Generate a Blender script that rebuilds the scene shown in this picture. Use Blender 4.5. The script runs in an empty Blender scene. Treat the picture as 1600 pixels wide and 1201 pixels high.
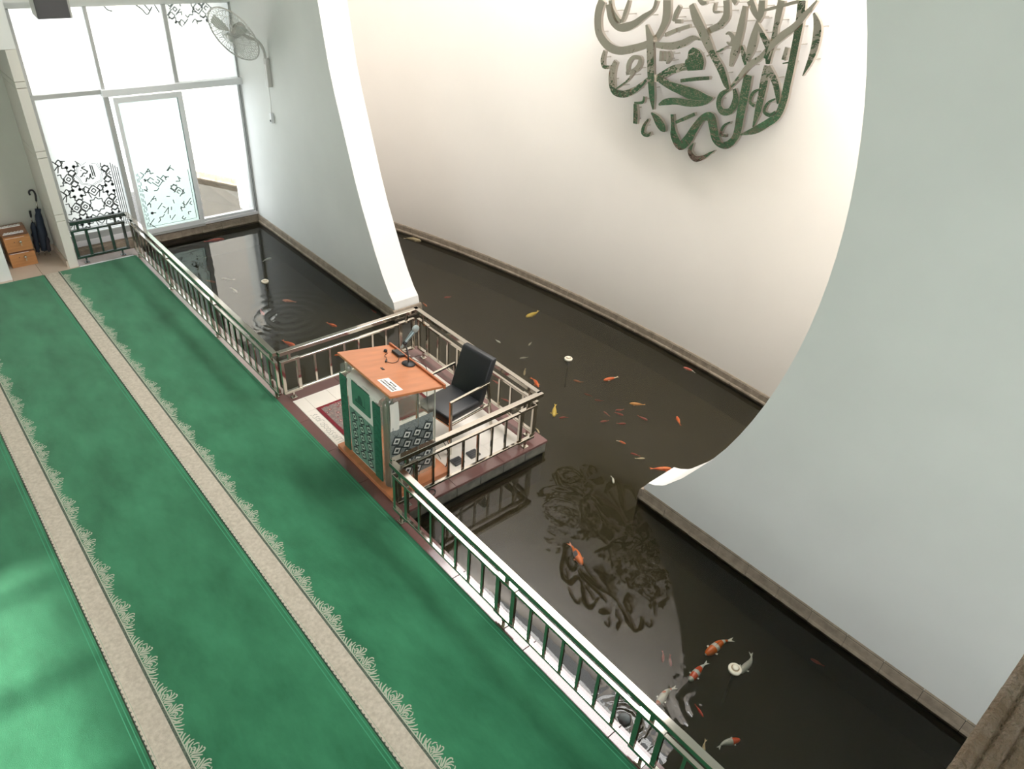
import bpy, bmesh, math, random
from mathutils import Vector, Matrix, noise
random.seed(7)
S = bpy.context.scene
COL = S.collection
PI = math.pi

# ---------------------------------------------------------------- camera, sky, sun, exposure
cd = bpy.data.cameras.new('camera'); cam = bpy.data.objects.new('camera', cd); COL.objects.link(cam)
cd.sensor_width = 36.0; cd.lens = 25.79; cd.clip_start = 0.05; cd.clip_end = 200
_r = Vector((0.7558, -0.6519, 0.0619)).normalized(); _f = Vector((0.5680, 0.6057, -0.5572)).normalized()
_u = _r.cross(_f).normalized(); _r = _f.cross(_u).normalized()
cam.matrix_world = Matrix(((_r.x, _u.x, -_f.x, 0), (_r.y, _u.y, -_f.y, 0), (_r.z, _u.z, -_f.z, 5.0), (0, 0, 0, 1)))
S.camera = cam
S.view_settings.view_transform = 'Standard'; S.view_settings.look = 'None'
S.view_settings.exposure = 0.45; S.view_settings.gamma = 1.0; S.view_settings.use_curve_mapping = False
S.cycles.use_denoising = True
S.cycles.max_bounces = 10; S.cycles.diffuse_bounces = 5; S.cycles.glossy_bounces = 5; S.cycles.transparent_max_bounces = 24
S.cycles.caustics_reflective = False; S.cycles.caustics_refractive = False
S.cycles.sample_clamp_indirect = 6

W = bpy.data.worlds.new('sky'); S.world = W; W.use_nodes = True
wn = W.node_tree; bg = wn.nodes['Background']
bg.inputs['Color'].default_value = (0.94, 0.97, 1.0, 1); bg.inputs['Strength'].default_value = 3.2

sd = bpy.data.lights.new('sun', 'SUN'); sd.energy = 10.0; sd.angle = 0.022; sd.color = (1.0, 0.95, 0.86)
sun = bpy.data.objects.new('sun', sd); COL.objects.link(sun); sun.location = (-20, 2, 14)
_e = math.radians(25.6)
sun.rotation_euler = Vector((math.cos(_e), 0.0, -math.sin(_e))).to_track_quat('-Z', 'Y').to_euler()

ad = bpy.data.lights.new('skylight_daylight', 'AREA'); ad.shape = 'RECTANGLE'; ad.size = 1.05; ad.size_y = 11.0; ad.energy = 370; ad.color = (1.0, 0.97, 0.93)
al = bpy.data.objects.new('skylight_daylight', ad); COL.objects.link(al); al.location = (6.85, 3.6, 7.58)

# ---------------------------------------------------------------- helpers
MW = {}
def setp(o, label=None, cat=None, group=None, kind=None):
    if label: o['label'] = label
    if cat: o['category'] = cat
    if group: o['group'] = group
    if kind: o['kind'] = kind
    return o
def thing(name, loc, label, cat, group=None, rz=0.0):
    o = bpy.data.objects.new(name, None); COL.objects.link(o)
    o.location = loc; o.rotation_euler = (0, 0, rz); o.empty_display_size = 0.1
    MW[o.name] = Matrix.Translation(loc) @ Matrix.Rotation(rz, 4, 'Z')
    return setp(o, label, cat, group)
def obj(name, bm, mat, parent=None, smooth=False, label=None, cat=None, group=None, kind=None, recalc=True, base=True):
    if recalc: bmesh.ops.recalc_face_normals(bm, faces=bm.faces)
    if parent is not None:
        M = MW[parent.name]; bm.transform(M.inverted())
    else:
        if base:
            xs = [v.co.x for v in bm.verts]; ys = [v.co.y for v in bm.verts]; zs = [v.co.z for v in bm.verts]
            b = Vector(((min(xs) + max(xs)) / 2, (min(ys) + max(ys)) / 2, min(zs)))
        else: b = Vector((0, 0, 0))
        M = Matrix.Translation(b); bm.transform(M.inverted())
    if smooth:
        for f in bm.faces: f.smooth = True
    me = bpy.data.meshes.new(name); bm.to_mesh(me); bm.free()
    if isinstance(mat, (list, tuple)):
        for m_ in mat: me.materials.append(m_)
    else: me.materials.append(mat)
    o = bpy.data.objects.new(name, me); COL.objects.link(o)
    if parent is not None: o.parent = parent; MW[o.name] = M
    else: o.location = b; MW[o.name] = M
    return setp(o, label, cat, group, kind)
def struct(name, bm, mat, parent=None, **k):
    return obj(name, bm, mat, parent, kind='structure' if parent is None else None, **k)
def nb(): return bmesh.new()
def box(bm, x0, x1, y0, y1, z0, z1, mi=0, M=None):
    vs = [bm.verts.new(Vector((x, y, z)) if M is None else M @ Vector((x, y, z))) for x in (x0, x1) for y in (y0, y1) for z in (z0, z1)]
    for f in ((0,1,3,2),(4,6,7,5),(0,4,5,1),(2,3,7,6),(0,2,6,4),(1,5,7,3)):
        bm.faces.new([vs[i] for i in f]).material_index = mi
    return vs
def bev(bm, w=0.004, seg=1):
    bmesh.ops.bevel(bm, geom=list(bm.edges), offset=w, segments=seg, affect='EDGES', profile=0.5)
def bbox(x0, x1, y0, y1, z0, z1, w=0.004, seg=1):
    bm = nb(); box(bm, x0, x1, y0, y1, z0, z1)
    bmesh.ops.recalc_face_normals(bm, faces=bm.faces); bev(bm, w, seg); return bm
def prism(bm, pts, axis, a0, a1, mi=0):
    """pts 2D polygon, extruded along axis between a0 and a1."""
    def P(p, a):
        return {'x': (a, p[0], p[1]), 'y': (p[0], a, p[1]), 'z': (p[0], p[1], a)}[axis]
    A = [bm.verts.new(P(p, a0)) for p in pts]; B = [bm.verts.new(P(p, a1)) for p in pts]
    n = len(pts)
    bm.faces.new(A).material_index = mi; bm.faces.new(B[::-1]).material_index = mi
    for i in range(n): bm.faces.new((A[i], B[i], B[(i+1) % n], A[(i+1) % n])).material_index = mi
def tube(bm, pts, r, seg=8, caps=True, mi=0):
    pts = [Vector(p) for p in pts]; n = len(pts); rings = []
    prev = None
    for i, p in enumerate(pts):
        t = (pts[min(i+1, n-1)] - pts[max(i-1, 0)]).normalized()
        if prev is None:
            a = Vector((0, 0, 1)) if abs(t.z) < 0.9 else Vector((1, 0, 0))
            u = t.cross(a).normalized()
        else: u = (prev - t * prev.dot(t)).normalized()
        prev = u; v = t.cross(u)
        rr = r[i] if isinstance(r, (list, tuple)) else r
        rings.append([bm.verts.new(p + (u * math.cos(2*PI*k/seg) + v * math.sin(2*PI*k/seg)) * rr) for k in range(seg)])
    for a, b in zip(rings, rings[1:]):
        for k in range(seg): bm.faces.new((a[k], a[(k+1) % seg], b[(k+1) % seg], b[k])).material_index = mi
    if caps:
        bm.faces.new(rings[0][::-1]).material_index = mi; bm.faces.new(rings[-1]).material_index = mi
def lathe(bm, prof, c, seg=20, M=None):
    rings = []
    for r, z in prof:
        ring = []
        for k in range(seg):
            p = Vector((r * math.cos(2*PI*k/seg), r * math.sin(2*PI*k/seg), z))
            p = (M @ p) if M is not None else p + Vector(c)
            ring.append(bm.verts.new(p))
        rings.append(ring)
    for a, b in zip(rings, rings[1:]):
        for k in range(seg): bm.faces.new((a[k], a[(k+1) % seg], b[(k+1) % seg], b[k]))
    bm.faces.new(rings[0][::-1]); bm.faces.new(rings[-1])
def cr(pts, n=4):
    """Catmull-Rom resampling of tuples"""
    out = []
    P = [pts[0]] + list(pts) + [pts[-1]]
    for i in range(1, len(P) - 2):
        for k in range(n):
            t = k / n
            out.append(tuple(0.5 * ((2*b) + (-a + c) * t + (2*a - 5*b + 4*c - d) * t*t + (-a + 3*b - 3*c + d) * t**3)
                             for a, b, c, d in zip(P[i-1], P[i], P[i+1], P[i+2])))
    out.append(tuple(pts[-1])); return out
def ribbon(pts, w):
    """flat outline strip: list of (left, right) points for 2D pts with width w (number or list)"""
    n = len(pts); L = []
    for i in range(n):
        a = Vector(pts[max(i-1, 0)][:2]); b = Vector(pts[min(i+1, n-1)][:2]); t = (b - a)
        t = t.normalized() if t.length > 1e-6 else Vector((1, 0))
        m = Vector((-t.y, t.x)); c = Vector(pts[i][:2]); ww = w[i] if isinstance(w, (list, tuple)) else w
        L.append((c + m * ww / 2, c - m * ww / 2))
    return L
def flat_ribbon(bm, pts, w, f, mi=0):
    L = [(bm.verts.new(f(a)), bm.verts.new(f(b))) for a, b in ribbon(pts, w)]
    for p, q in zip(L, L[1:]):
        bm.faces.new((p[0], p[1], q[1], q[0])).material_index = mi

# ---------------------------------------------------------------- materials
def mat(name, col, rough=0.5, metal=0.0, var=0.0, vscale=6.0, bump=0.0, bscale=60.0, spec=0.5, col2=None, coat=0.0, alpha=1.0, trans=0.0, sheen=0.0, stretch=None):
    m = bpy.data.materials.new(name); m.use_nodes = True; nt = m.node_tree; b = nt.nodes['Principled BSDF']
    b.inputs['Base Color'].default_value = (*col, 1); b.inputs['Roughness'].default_value = rough
    b.inputs['Metallic'].default_value = metal; b.inputs['Specular IOR Level'].default_value = spec
    b.inputs['Coat Weight'].default_value = coat; b.inputs['Alpha'].default_value = alpha
    b.inputs['Transmission Weight'].default_value = trans; b.inputs['Sheen Weight'].default_value = sheen
    tc = nt.nodes.new('ShaderNodeTexCoord'); mp = nt.nodes.new('ShaderNodeMapping')
    nt.links.new(tc.outputs['Object'], mp.inputs['Vector'])
    if stretch: mp.inputs['Scale'].default_value = stretch
    if var or col2:
        n = nt.nodes.new('ShaderNodeTexNoise'); n.inputs['Scale'].default_value = vscale; n.inputs['Detail'].default_value = 5
        nt.links.new(mp.outputs[0], n.inputs['Vector'])
        r = nt.nodes.new('ShaderNodeValToRGB'); r.color_ramp.elements[0].position = 0.3; r.color_ramp.elements[1].position = 0.7
        c2 = col2 if col2 else tuple(min(1, c * (1 + var)) for c in col); c1 = col if col2 else tuple(c * (1 - var) for c in col)
        r.color_ramp.elements[0].color = (*c1, 1); r.color_ramp.elements[1].color = (*c2, 1)
        nt.links.new(n.outputs['Fac'], r.inputs['Fac']); nt.links.new(r.outputs['Color'], b.inputs['Base Color'])
    if bump:
        n2 = nt.nodes.new('ShaderNodeTexNoise'); n2.inputs['Scale'].default_value = bscale; n2.inputs['Detail'].default_value = 3
        nt.links.new(mp.outputs[0], n2.inputs['Vector'])
        bp = nt.nodes.new('ShaderNodeBump'); bp.inputs['Strength'].default_value = bump; bp.inputs['Distance'].default_value = 0.01
        nt.links.new(n2.outputs['Fac'], bp.inputs['Height']); nt.links.new(bp.outputs['Normal'], b.inputs['Normal'])
    return m
M = {}
M['wall'] = mat('cool_white_paint', (0.76, 0.765, 0.74), 0.6, var=0.03, vscale=1.3, bump=0.05, bscale=3, spec=0.3)
M['curved'] = mat('warm_white_paint', (0.80, 0.745, 0.69), 0.6, var=0.02, vscale=1.0, spec=0.3)
M['reveal'] = mat('lit_reveal_white', (0.88, 0.86, 0.83), 0.55, var=0.01, vscale=2, spec=0.3)  # reveal faces paler than the wall: skylight brightness held in the colour
M['column'] = mat('cream_panel', (0.70, 0.67, 0.61), 0.5, var=0.02, vscale=3)
M['ceiling'] = mat('ceiling_white', (0.50, 0.46, 0.40), 0.7)
M['hallwall'] = mat('hall_wall', (0.55, 0.50, 0.44), 0.7)
M['niche'] = mat('niche_paint', (0.60, 0.60, 0.54), 0.6, var=0.03, vscale=2)
M['floor'] = mat('cream_floor_tile', (0.62, 0.52, 0.43), 0.25, var=0.04, vscale=3)
M['white_tile'] = mat('white_glazed_tile', (0.86, 0.80, 0.73), 0.2, var=0.015, vscale=3)
M['granite'] = mat('maroon_granite', (0.15, 0.072, 0.066), 0.13, col2=(0.21, 0.11, 0.10), vscale=160, coat=0.3)
M['pale_granite'] = mat('pinkish_threshold', (0.36, 0.29, 0.27), 0.25, var=0.06, vscale=60)
M['slate'] = mat('grey_slate', (0.16, 0.155, 0.13), 0.45, var=0.3, vscale=9, bump=0.3, bscale=25)
M['curb'] = mat('brown_stone_curb', (0.31, 0.25, 0.19), 0.75, var=0.22, vscale=12, bump=0.6, bscale=40)
M['joint_mortar'] = mat('mortar', (0.14, 0.11, 0.085), 0.9)  # dark joints behind the column panels and niche tiles
M['under'] = mat('dark_reflection_band', (0.03, 0.03, 0.024), 0.9, var=0.2)  # dark reflection below the stone edges, put into the submerged colour
M['bed'] = mat('pond_bed', (0.06, 0.052, 0.03), 0.9, var=0.25, vscale=2.2, bump=0.2, bscale=20)
M['ledge'] = mat('weathered_stone_ledge', (0.34, 0.23, 0.16), 0.9, col2=(0.48, 0.38, 0.32), vscale=45, bump=1.0, bscale=220)
M['steel'] = mat('polished_steel', (0.53, 0.49, 0.435), 0.09, 1.0)
M['letter'] = mat('mirror_steel_letters', (0.57, 0.505, 0.43), 0.045, 1.0, bump=0.55, bscale=6.5)
M['letter_edge'] = mat('brushed_letter_sides', (0.55, 0.50, 0.44), 0.28, 1.0)
M['alu'] = mat('grey_aluminium', (0.52, 0.53, 0.52), 0.35, 0.3)
M['white_alu'] = mat('white_frame', (0.78, 0.79, 0.80), 0.35)
M['dark_gap'] = mat('dark_gasket', (0.05, 0.06, 0.06), 0.6)
M['wood'] = mat('orange_wood', (0.54, 0.20, 0.085), 0.32, var=0.10, vscale=3, stretch=(1, 6, 1), coat=0.2)
M['wood_edge'] = mat('desk_edge', (0.42, 0.13, 0.05), 0.35)
M['boxwood'] = mat('box_plywood', (0.47, 0.22, 0.085), 0.4, var=0.14, vscale=4, stretch=(1, 1, 8))
M['darkwood'] = mat('box_lid_wood', (0.24, 0.125, 0.075), 0.4, var=0.15, vscale=5)
M['leather'] = mat('black_leather', (0.022, 0.024, 0.028), 0.38, bump=0.12, bscale=90)
M['black'] = mat('black_plastic', (0.018, 0.018, 0.02), 0.4)
M['grey_pad'] = mat('grey_metal_cover', (0.10, 0.10, 0.105), 0.3, 0.3)
M['chrome'] = mat('chair_chrome', (0.58, 0.55, 0.48), 0.12, 1.0)
M['paper'] = mat('white_paper', (0.85, 0.85, 0.84), 0.7)
M['cloth'] = mat('white_cloth', (0.72, 0.70, 0.64), 0.8, bump=0.2, bscale=12)
M['green_print'] = mat('dark_green_print', (0.02, 0.13, 0.075), 0.5, var=0.2, vscale=20)
M['sign_green'] = mat('green_sign', (0.05, 0.19, 0.12), 0.5, var=0.1, vscale=12)
M['dark_green'] = mat('mosque_drawing', (0.018, 0.08, 0.05), 0.6)
M['batik_grey'] = mat('grey_batik_ground', (0.27, 0.30, 0.29), 0.6, col2=(0.13, 0.15, 0.15), vscale=70)
M['batik_green'] = mat('green_batik_ground', (0.10, 0.24, 0.17), 0.6, col2=(0.19, 0.33, 0.26), vscale=70)
M['batik_white'] = mat('batik_white', (0.66, 0.68, 0.64), 0.7)
M['batik_mint'] = mat('batik_mint', (0.45, 0.58, 0.48), 0.7)
M['batik_black'] = mat('batik_black', (0.02, 0.03, 0.03), 0.7)
M['navy'] = mat('navy_umbrella_cloth', (0.022, 0.035, 0.06), 0.7, bump=0.3, bscale=30)
M['darkpurple'] = mat('dark_umbrella_cloth', (0.03, 0.025, 0.035), 0.7)
M['speaker_grey'] = mat('speaker_grille', (0.085, 0.08, 0.085), 0.6, bump=0.4, bscale=300)
M['speaker_case'] = mat('speaker_case', (0.45, 0.45, 0.42), 0.5)
M['fan_grey'] = mat('fan_grey', (0.58, 0.57, 0.54), 0.4, 0.2)
M['fan_blade'] = mat('fan_blade', (0.66, 0.66, 0.62), 0.4)
M['lamp_white'] = mat('float_cream', (0.82, 0.76, 0.62), 0.4)
M['lamp_rim'] = mat('float_rim', (0.45, 0.33, 0.2), 0.5)
M['frit'] = mat('frit_line', (0.09, 0.10, 0.10), 0.6)
M['frit_light'] = mat('frit_line_light', (0.30, 0.34, 0.34), 0.6)
M['tile_mark'] = mat('tile_lettering', (0.36, 0.34, 0.30), 0.6)
M['carpet_cream'] = mat('carpet_cream', (0.50, 0.445, 0.365), 0.95, col2=(0.66, 0.60, 0.51), vscale=34, bump=0.4, bscale=180)
M['carpet_floral'] = mat('carpet_floral', (0.47, 0.53, 0.42), 0.95, var=0.08, vscale=60)
M['carpet_dark'] = mat('carpet_dark_edge', (0.035, 0.055, 0.045), 0.95, col2=(0.16, 0.20, 0.15), vscale=120)
M['carpet_line'] = mat('carpet_line', (0.065, 0.33, 0.18), 0.95)
M['sill'] = mat('white_sill', (0.80, 0.78, 0.80), 0.3)

def carpet_material():
    m = mat('green_carpet', (0.04, 0.22, 0.10), 0.95, sheen=0.25, bump=0.5, bscale=350, spec=0.2)
    nt = m.node_tree; b = nt.nodes['Principled BSDF']; tc = nt.nodes['Texture Coordinate']
    g = nt.nodes.new('ShaderNodeNewGeometry')
    n1 = nt.nodes.new('ShaderNodeTexNoise'); n1.inputs['Scale'].default_value = 1.4; n1.inputs['Detail'].default_value = 7; n1.inputs['Roughness'].default_value = 0.62
    mp = nt.nodes.new('ShaderNodeMapping'); mp.inputs['Scale'].default_value = (2.0, 0.9, 1); mp.inputs['Rotation'].default_value = (0, 0, 0.3)
    nt.links.new(g.outputs['Position'], mp.inputs['Vector']); nt.links.new(mp.outputs[0], n1.inputs['Vector'])
    r = nt.nodes.new('ShaderNodeValToRGB'); e = r.color_ramp.elements
    e[0].position = 0.32; e[0].color = (0.017, 0.150, 0.066, 1); e[1].position = 0.72; e[1].color = (0.048, 0.275, 0.135, 1)
    nt.links.new(n1.outputs['Fac'], r.inputs['Fac']); nt.links.new(r.outputs['Color'], b.inputs['Base Color'])
    return m
M['carpet'] = carpet_material()

def rug_material():
    m = mat('oriental_rug', (0.3, 0.05, 0.05), 0.95); nt = m.node_tree; b = nt.nodes['Principled BSDF']
    g = nt.nodes.new('ShaderNodeNewGeometry')
    v = nt.nodes.new('ShaderNodeTexVoronoi'); v.inputs['Scale'].default_value = 24; v.feature = 'DISTANCE_TO_EDGE'
    v2 = nt.nodes.new('ShaderNodeTexVoronoi'); v2.inputs['Scale'].default_value = 16
    nt.links.new(g.outputs['Position'], v.inputs['Vector']); nt.links.new(g.outputs['Position'], v2.inputs['Vector'])
    r = nt.nodes.new('ShaderNodeValToRGB'); e = r.color_ramp.elements
    e[0].position = 0.0; e[0].color = (0.05, 0.03, 0.03, 1); e[1].position = 0.25; e[1].color = (0.26, 0.15, 0.13, 1)
    nt.links.new(v.outputs['Distance'], r.inputs['Fac'])
    r2 = nt.nodes.new('ShaderNodeValToRGB'); e = r2.color_ramp.elements; r2.color_ramp.interpolation = 'CONSTANT'
    e[0].position = 0.0; e[0].color = (0.75, 0.60, 0.52, 1); e[1].position = 0.16; e[1].color = (0.30, 0.05, 0.06, 1)
    x = r2.color_ramp.elements.new(0.30); x.color = (0.32, 0.27, 0.25, 1)
    nt.links.new(v2.outputs['Distance'], r2.inputs['Fac'])
    mx = nt.nodes.new('ShaderNodeMix'); mx.data_type = 'RGBA'; mx.inputs['Factor'].default_value = 0.55
    nt.links.new(r.outputs['Color'], mx.inputs['A']); nt.links.new(r2.outputs['Color'], mx.inputs['B'])
    nt.links.new(mx.outputs['Result'], b.inputs['Base Color']); return m
M['rug'] = rug_material(); M['rug_border'] = mat('rug_border', (0.20, 0.015, 0.025), 0.95, var=0.15, vscale=40)

def water_material():
    m = bpy.data.materials.new('pond_water'); m.use_nodes = True; nt = m.node_tree; nt.nodes.clear()
    N = nt.nodes.new; L = nt.links.new
    out = N('ShaderNodeOutputMaterial'); mix = N('ShaderNodeMixShader'); tr = N('ShaderNodeBsdfTransparent'); gl = N('ShaderNodeBsdfGlossy')
    fr = N('ShaderNodeFresnel'); fr.inputs['IOR'].default_value = 1.42
    tr.inputs['Color'].default_value = (0.93, 0.93, 0.9, 1); gl.inputs['Roughness'].default_value = 0.0
    g = N('ShaderNodeNewGeometry')
    n = N('ShaderNodeTexNoise'); n.inputs['Scale'].default_value = 3.2; n.inputs['Detail'].default_value = 3; L(g.outputs['Position'], n.inputs['Vector'])
    h = None
    def math_(op, a, b=None, c=None):
        q = N('ShaderNodeMath'); q.operation = op
        for i, v in enumerate((a, b, c)):
            if v is None: continue
            if isinstance(v, (int, float)): q.inputs[i].default_value = v
            else: L(v, q.inputs[i])
        return q.outputs[0]
    h = math_('MULTIPLY', n.outputs['Fac'], 0.035)
    # fish-made rings: centre x, y, wave number, reach, height
    nw = N('ShaderNodeTexNoise'); nw.inputs['Scale'].default_value = 7; L(g.outputs['Position'], nw.inputs['Vector'])
    for cx, cy, k, s, a in ((3.78, 8.72, 38, 0.75, 0.16), (4.15, 3.55, 30, 0.38, 0.14), (4.45, 2.55, 26, 0.42, 0.16), (3.55, 1.35, 55, 0.42, 0.12), (2.98, 1.65, 90, 0.22, 0.22), (4.6, 3.9, 34, 0.3, 0.08), (3.25, 11.0, 26, 0.45, 0.14)):
        vs = N('ShaderNodeVectorMath'); vs.operation = 'DISTANCE'; L(g.outputs['Position'], vs.inputs[0]); vs.inputs[1].default_value = (cx, cy, -0.15)
        d = math_('ADD', vs.outputs['Value'], math_('MULTIPLY', nw.outputs['Fac'], 0.10))
        w_ = math_('MULTIPLY', math_('SINE', math_('MULTIPLY', d, k)), math_('MULTIPLY', math_('EXPONENT', math_('MULTIPLY', math_('MULTIPLY', d, d), -1.0 / (s * s))), a))
        h = math_('ADD', h, w_)
    bp = N('ShaderNodeBump'); bp.inputs['Strength'].default_value = 0.5; bp.inputs['Distance'].default_value = 0.02
    L(h, bp.inputs['Height'])
    L(bp.outputs['Normal'], fr.inputs['Normal']); L(bp.outputs['Normal'], gl.inputs['Normal'])
    L(fr.outputs[0], mix.inputs['Fac']); L(tr.outputs[0], mix.inputs[1]); L(gl.outputs[0], mix.inputs[2]); L(mix.outputs[0], out.inputs['Surface'])
    return m
M['water'] = water_material()

def murk_material():
    """the silty water just under the surface: thin layers that veil what swims below them"""
    m = bpy.data.materials.new('murky_water'); m.use_nodes = True; nt = m.node_tree; nt.nodes.clear()
    N = nt.nodes.new; L = nt.links.new
    out = N('ShaderNodeOutputMaterial'); mix = N('ShaderNodeMixShader'); tr = N('ShaderNodeBsdfTransparent'); df = N('ShaderNodeBsdfDiffuse')
    df.inputs['Color'].default_value = (*(0.060, 0.050, 0.028), 1); tr.inputs['Color'].default_value = (0.97, 0.95, 0.90, 1)
    g = N('ShaderNodeNewGeometry'); n = N('ShaderNodeTexNoise'); n.inputs['Scale'].default_value = 0.9; n.inputs['Detail'].default_value = 6
    L(g.outputs['Position'], n.inputs['Vector'])
    mr = N('ShaderNodeMapRange'); mr.inputs['From Min'].default_value = 0.3; mr.inputs['From Max'].default_value = 0.7
    mr.inputs['To Min'].default_value = 0.28; mr.inputs['To Max'].default_value = 0.38
    L(n.outputs['Fac'], mr.inputs['Value']); L(mr.outputs[0], mix.inputs['Fac'])
    L(tr.outputs[0], mix.inputs[1]); L(df.outputs[0], mix.inputs[2]); L(mix.outputs[0], out.inputs['Surface'])
    return m
M['murk'] = murk_material()

def pane_material(name, tint, tl, tp, gloss=0.06):
    m = bpy.data.materials.new(name); m.use_nodes = True; nt = m.node_tree; nt.nodes.clear(); N = nt.nodes.new; L = nt.links.new
    out = N('ShaderNodeOutputMaterial'); a = N('ShaderNodeMixShader'); b = N('ShaderNodeMixShader')
    t = N('ShaderNodeBsdfTransparent'); t.inputs['Color'].default_value = (*tint, 1)
    s = N('ShaderNodeBsdfTranslucent'); s.inputs['Color'].default_value = (*tl, 1)
    g = N('ShaderNodeBsdfGlossy'); g.inputs['Roughness'].default_value = 0.03
    a.inputs['Fac'].default_value = tp; L(t.outputs[0], a.inputs[1]); L(s.outputs[0], a.inputs[2])
    b.inputs['Fac'].default_value = gloss; L(a.outputs[0], b.inputs[1]); L(g.outputs[0], b.inputs[2]); L(b.outputs[0], out.inputs['Surface'])
    return m
M['frosted'] = pane_material('frosted_glass', (0.70, 0.72, 0.715), (0.64, 0.665, 0.66), 0.75)
M['frosted_bright'] = pane_material('frosted_glass_brightened', (0.95, 0.96, 0.96), (0.95, 0.96, 0.955), 0.75)  # same frosted glass, colour raised so the window throws more light
M['door_glass'] = pane_material('door_frosted_glass', (0.60, 0.71, 0.69), (0.66, 0.74, 0.725), 0.62)
M['clear'] = pane_material('clear_glass', (0.96, 0.98, 0.98), (0.9, 0.9, 0.9), 0.0)
M['acrylic'] = pane_material('clear_acrylic', (0.90, 0.93, 0.91), (0.8, 0.84, 0.8), 0.10, 0.07)
M['acrylic_edge'] = pane_material('acrylic_edge', (0.75, 0.78, 0.74), (0.8, 0.82, 0.78), 0.55, 0.15)

# ---------------------------------------------------------------- setting
WX0, WX1 = 4.98, 5.40            # the pierced wall that stands in the pond
CX, CY, CR = -12.323, 4.925, 19.95
def curveX(y): return CX + math.sqrt(max(0.1, CR * CR - (y - CY) ** 2))
LZ = [(7.845, 0.0), (7.87, 0.092), (7.975, 0.19), (8.136, 0.41), (8.293, 0.672), (8.465, 1.0), (8.60, 1.26), (8.75, 1.60), (8.90, 1.99), (9.03, 2.33), (9.142, 2.62), (9.25, 2.95), (9.343, 3.36), (9.415, 3.706)]
LZ += [(-0.882 + math.sqrt(10.5195 ** 2 - (z - 5.831) ** 2) - 0.0, z) for z in [4.1 + 0.3 * i for i in range(12)]]
RZ = [(3.212, 0.0), (3.174, 0.074), (3.090, 0.108), (3.006, 0.162), (2.972, 0.195), (2.809, 0.40), (2.684, 0.598), (2.561, 0.80)]
RZ += [(6.649 - math.sqrt(4.589 ** 2 - (z - 2.871) ** 2), z) for z in [1.0 + 0.2 * i for i in range(32)] if z < 7.4]
def fin(name, curve, yend, z_top=7.6):
    bm = nb(); C = [(curve[0][0], -0.62)] + curve + [(curve[-1][0], z_top)]
    F = []
    for x in (WX0, WX1):
        a = [bm.verts.new((x, y, z)) for y, z in C]; b = [bm.verts.new((x, yend, z)) for y, z in C]
        for i in range(len(C) - 1): bm.faces.new((a[i], a[i+1], b[i+1], b[i]))
        F.append((a, b))
    (a0, b0), (a1, b1) = F
    r0 = [bm.verts.new(v.co) for v in a0]; r1 = [bm.verts.new(v.co) for v in a1]
    for i in range(len(C) - 1):
        f = bm.faces.new((r0[i], r1[i], r1[i+1], r0[i+1])); f.material_index = 1; f.smooth = i > 2
        bm.faces.new((b0[i], b0[i+1], b1[i+1], b1[i]))
    bm.faces.new((a0[-1], a1[-1], b1[-1], b0[-1])); bm.faces.new((a0[0], b0[0], b1[0], a1[0]))
    return struct(name, bm, [M['wall'], M['reveal']])
fin('wall_left', LZ, 13.0)
fin('wall_right', RZ, -5.0)
bm = nb(); ys = [-5 + 0.35 * i for i in range(61)]
rows = []
for dx in (0, 0.3):
    rows.append([[bm.verts.new((curveX(y) + dx, y, z)) for z in (-0.62, 7.6)] for y in ys])
for r in rows:
    for p, q in zip(r, r[1:]): bm.faces.new((p[0], q[0], q[1], p[1])).smooth = True
for p, q, s, t in zip(rows[0], rows[0][1:], rows[1], rows[1][1:]): bm.faces.new((p[1], q[1], t[1], s[1]))
for i in (0, -1): bm.faces.new((rows[0][i][0], rows[0][i][1], rows[1][i][1], rows[1][i][0]))
struct('wall_back', bm, M['curved'])

# hall floor, ceiling, far walls
bm = nb(); box(bm, -11.6, 2.66, -5, 11.58, -0.75, -0.012); struct('floor', bm, M['floor'])
bm = nb(); box(bm, -11.8, 6.25, -5, 12.5, 7.6, 7.85); struct('ceiling', bm, M['ceiling'])
# wall on the sun side with a long high window band, mullions every metre
bm = nb()
box(bm, -11.8, -11.6, -5, 12.5, -0.1, 1.2); box(bm, -11.8, -11.6, -5, 12.5, 5.62, 7.6); box(bm, -11.8, -11.6, 5.75, 12.5, 1.2, 5.62)
for i in range(11):
    y = 5.45 - i * 1.0; box(bm, -11.76, -11.64, y - 0.07, y + 0.07, 1.2, 5.62)
struct('wall_side', bm, M['hallwall'])
bm = nb(); box(bm, -11.8, 4.98, -5.2, -5.0, -0.1, 1.0); box(bm, -11.8, 4.98, -5.2, -5.0, 5.0, 7.85); box(bm, -11.8, -6, -5.2, -5.0, 1.0, 5.0); box(bm, 2.5, 4.98, -5.2, -5, 1, 5)  # unseen rear wall, added to cut the light entering the hall
for x in (-3.5, -0.5): box(bm, x - 0.1, x + 0.1, -5.2, -5.0, 1, 5)
struct('wall_rear_added', bm, M['hallwall'])
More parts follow.
